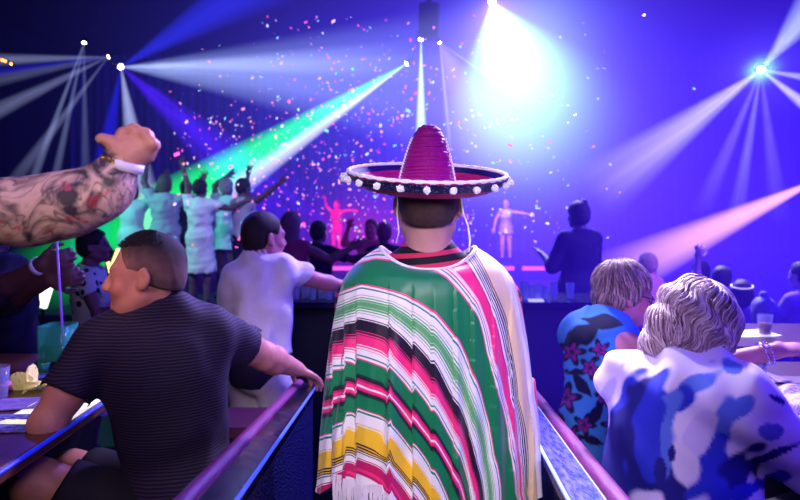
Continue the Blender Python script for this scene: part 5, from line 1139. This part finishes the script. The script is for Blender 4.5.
folk('slim dancer in a pale top holding an arm out towards the stage', pos(243, 7.9, rz), 1.68, math.radians(-35), blk_h, dict(vol=.01), True, stone, dict(sleeve=.3, hem=-.1), navy_c, dict(length=1.9), (96, 66, 78), {'R': ((.22, .08, .12), (.20, .06, .16)), 'L': ((-.05, .1, -.26), (.0, .22, .1))}, .014)
folk('pale-lit dancer at the edge of the riser behind the tattooed arm', pos(132, 8.4, rz), 1.64, math.radians(15), brn_h, dict(long=.1, vol=.01), True, teal_c, dict(sleeve=.4, hem=-.3, flare=.05, inf=.02), stone, dict(length=1.9), (96, 66, 78), {'L': ((-.08, .05, .24), (.03, .03, .22)), 'R': ((.16, .05, .2), (.10, .04, .22))}, .014)
# crowd in front of the stage
folk('long-haired woman in a pink top facing the stage', pos(291, 5.9), 1.76, math.radians(-12), hair_mat('long_dark_hair', (60, 36, 56), (170, 120, 150)), dict(long=.30, vol=.012), True, M('rose_top', (170, 60, 100), .8), dict(sleeve=.1, hem=-.05), navy_c, dict(length=1.9), (150, 84, 100), {'R': ((.22, .06, -.12), (.20, .06, .12)), 'L': ((-.06, .08, -.26), (.03, .22, .1))}, .012)
folk('dark-clothed person facing the stage next to the long-haired woman', pos(318, 6.4), 1.66, math.radians(-20), blk_h, dict(vol=.008), False, navy_c, dict(sleeve=.7), cloth_dark, dict(length=1.9), (90, 50, 70), {'R': ((.24, .06, -.08), (.22, .06, .08))}, .013)
folk('short dark silhouette close to the poncho, facing the stage', pos(384, 6.6), 1.64, math.radians(10), M('pinkish_hair', (150, 50, 110), .6), dict(vol=.01), True, navy_c, dict(sleeve=.4, hem=-.2), cloth_dark, dict(length=1.9), (130, 50, 90), None, .013)
folk('slim person in red light raising an elbow behind the dark silhouette', pos(371, 7.4), 1.66, math.radians(170), brn_h, dict(), True, M('coral_top', (235, 60, 110), .8), dict(sleeve=0, hem=-.1), navy_c, dict(length=1.9), (225, 80, 110), {'R': ((.20, .02, .02), (-.08, .05, .22))}, .013)
folk('tall dark silhouette with a bright hair edge standing beyond the counter', pos(579, 6.0), 1.86, math.radians(20), hair_mat('dark_updo', (30, 20, 50), (90, 70, 160)), dict(vol=.015, bun=(.03, -.05, .12)), True, M('dark_violet_dress', (28, 18, 90), .85), dict(name='dress', sleeve=1.2, hem=-.6, flare=.10, inf=.024), None, None, (90, 60, 140), {'R': ((.08, .10, -.26), (-.05, .24, .06)), 'L': ((-.08, .08, -.26), (.03, .22, .1))}, .012, w=1.08)
# performers on the stage
spark = M('sparkling_dress', (225, 205, 235), .3, .3, nscale=60, bstr=.6); red_c = M('red_costume', (240, 60, 100), .5, nscale=20)
folk('performer on stage in a short pale glittering dress, one arm held out', pos(506, 16.2, .22), 1.68, math.radians(165), None, None, True, spark, dict(name='dress', sleeve=0, hem=-.16, flare=.06), None, None, (245, 190, 205), {'L': ((-.25, .05, -.03), (-.25, .02, -.05)), 'R': ((.12, .05, -.25), (.04, .05, -.22))}, .016, group=None, shoe=True)
folk('performer on stage lit bright red, stretching an arm towards the middle', pos(337, 16.2, .22), 1.66, math.radians(150), M('red_lit_hair', (150, 30, 50), .6), dict(long=.1), True, red_c, dict(name='costume', sleeve=0, hem=-.05), red_c, dict(length=.4), (255, 120, 140), {'L': ((-.26, .05, .06), (-.25, .04, -.02)), 'R': ((.18, .04, .16), (-.02, .1, .2))}, .016)
# seated people at the tables on the violet side
def seat(yaw):
    def f(J):
        dz = np.array([0, 0, -.42]); c, q_ = math.cos(yaw), math.sin(yaw); fw = np.array([-q_, c, 0])
        for k in J:
            if k in ('pelvis', 'neck', 'head', 'shR', 'shL', 'elR', 'elL', 'wrR', 'wrL', 'hipR', 'hipL'): J[k] = J[k] + dz
        for k in 'RL': J['kn' + k] = J['hip' + k] + fw * .43; J['an' + k] = np.array([*(J['kn' + k] + fw * .02)[:2], J['an' + k][2]])
    return f
stool_seat = M('stool_vinyl', (40, 20, 80), .5)
def stool(x, y, label, zt=.44):
    z0 = FLOOR(y); t = thing('stool', label, 'stool', (x, y, z0)); m = MB(); m.lathe([(.001, zt), (.17, zt - .005), (.185, zt - .03), (.18, zt - .06), (.001, zt - .06)], 28, None, (x, y, z0)); m.build('seat', stool_seat, t, True)
    m = MB(); m.tube([(x, y, z0 + .02), (x, y, z0 + zt - .05)], .03, 12); m.build('stem', metal_dark, t, True); m = MB(); m.lathe([(.001, .03), (.12, .022), (.16, .004), (.001, .0)], 24, None, (x, y, z0)); m.build('base', metal_dark, t, True)
seated = [
 (722, 5.75, 1.66, -40, 'seated silhouette lifting one hand against the peach beam', blk_h, dict(vol=.01), (90, 60, 200), {'L': ((-.10, .10, .18), (.02, .0, .22)), 'R': ((.1, .1, -.24), (-.02, .24, .05))}),
 (701, 6.3, 1.66, -20, 'broad dark seated silhouette in front of the lifted hand', blk_h, dict(vol=.012), (40, 24, 120), None),
 (742, 5.15, 1.60, -30, 'seated person with a bright headband over dark hair', blk_h, dict(vol=.012, long=.06), (70, 40, 150), None),
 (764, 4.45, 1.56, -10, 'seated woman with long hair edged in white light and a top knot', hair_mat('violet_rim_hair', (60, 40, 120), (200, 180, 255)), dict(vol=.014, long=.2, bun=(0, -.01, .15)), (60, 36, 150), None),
 (803, 5.4, 1.74, 20, 'seated person in a light violet top at the frame edge', blk_h, dict(vol=.006), (130, 100, 220), None),
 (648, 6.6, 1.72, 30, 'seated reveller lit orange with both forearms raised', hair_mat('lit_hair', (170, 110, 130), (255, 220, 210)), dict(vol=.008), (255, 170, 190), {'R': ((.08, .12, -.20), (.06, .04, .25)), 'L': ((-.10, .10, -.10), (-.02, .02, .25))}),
]
for px, y, h, yw, lab, hr_, hk, rgb, arms in seated:
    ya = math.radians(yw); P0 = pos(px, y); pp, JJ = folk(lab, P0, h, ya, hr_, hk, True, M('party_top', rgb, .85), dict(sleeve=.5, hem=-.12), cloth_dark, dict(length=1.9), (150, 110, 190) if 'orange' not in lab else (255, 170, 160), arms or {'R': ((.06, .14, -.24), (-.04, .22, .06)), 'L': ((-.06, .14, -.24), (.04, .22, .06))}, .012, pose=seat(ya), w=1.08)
    stool(P0[0], P0[1], 'round stool under the ' + ' '.join(lab.split()[:9]))

    if 'headband' in lab:
        RR = frame(JJ['hf'], JJ['hu']); mb = MB(); mb.tube([JJ['head'] + RR @ np.array([.090 * math.cos(a), -.015 + .111 * math.sin(a), .076 + .012 * math.sin(a)]) * JJ['s'] for a in np.linspace(0, 2 * math.pi, 40)], .008, 8, False)  # added glowing ring paints the rim-lit highlight on the hair
        hb_ = mb.build('headband', M('white_highlight', (235, 225, 255), .6, emit=(225, 210, 255), estr=.5), pp, True); hb_['label'] = 'bright white headband'
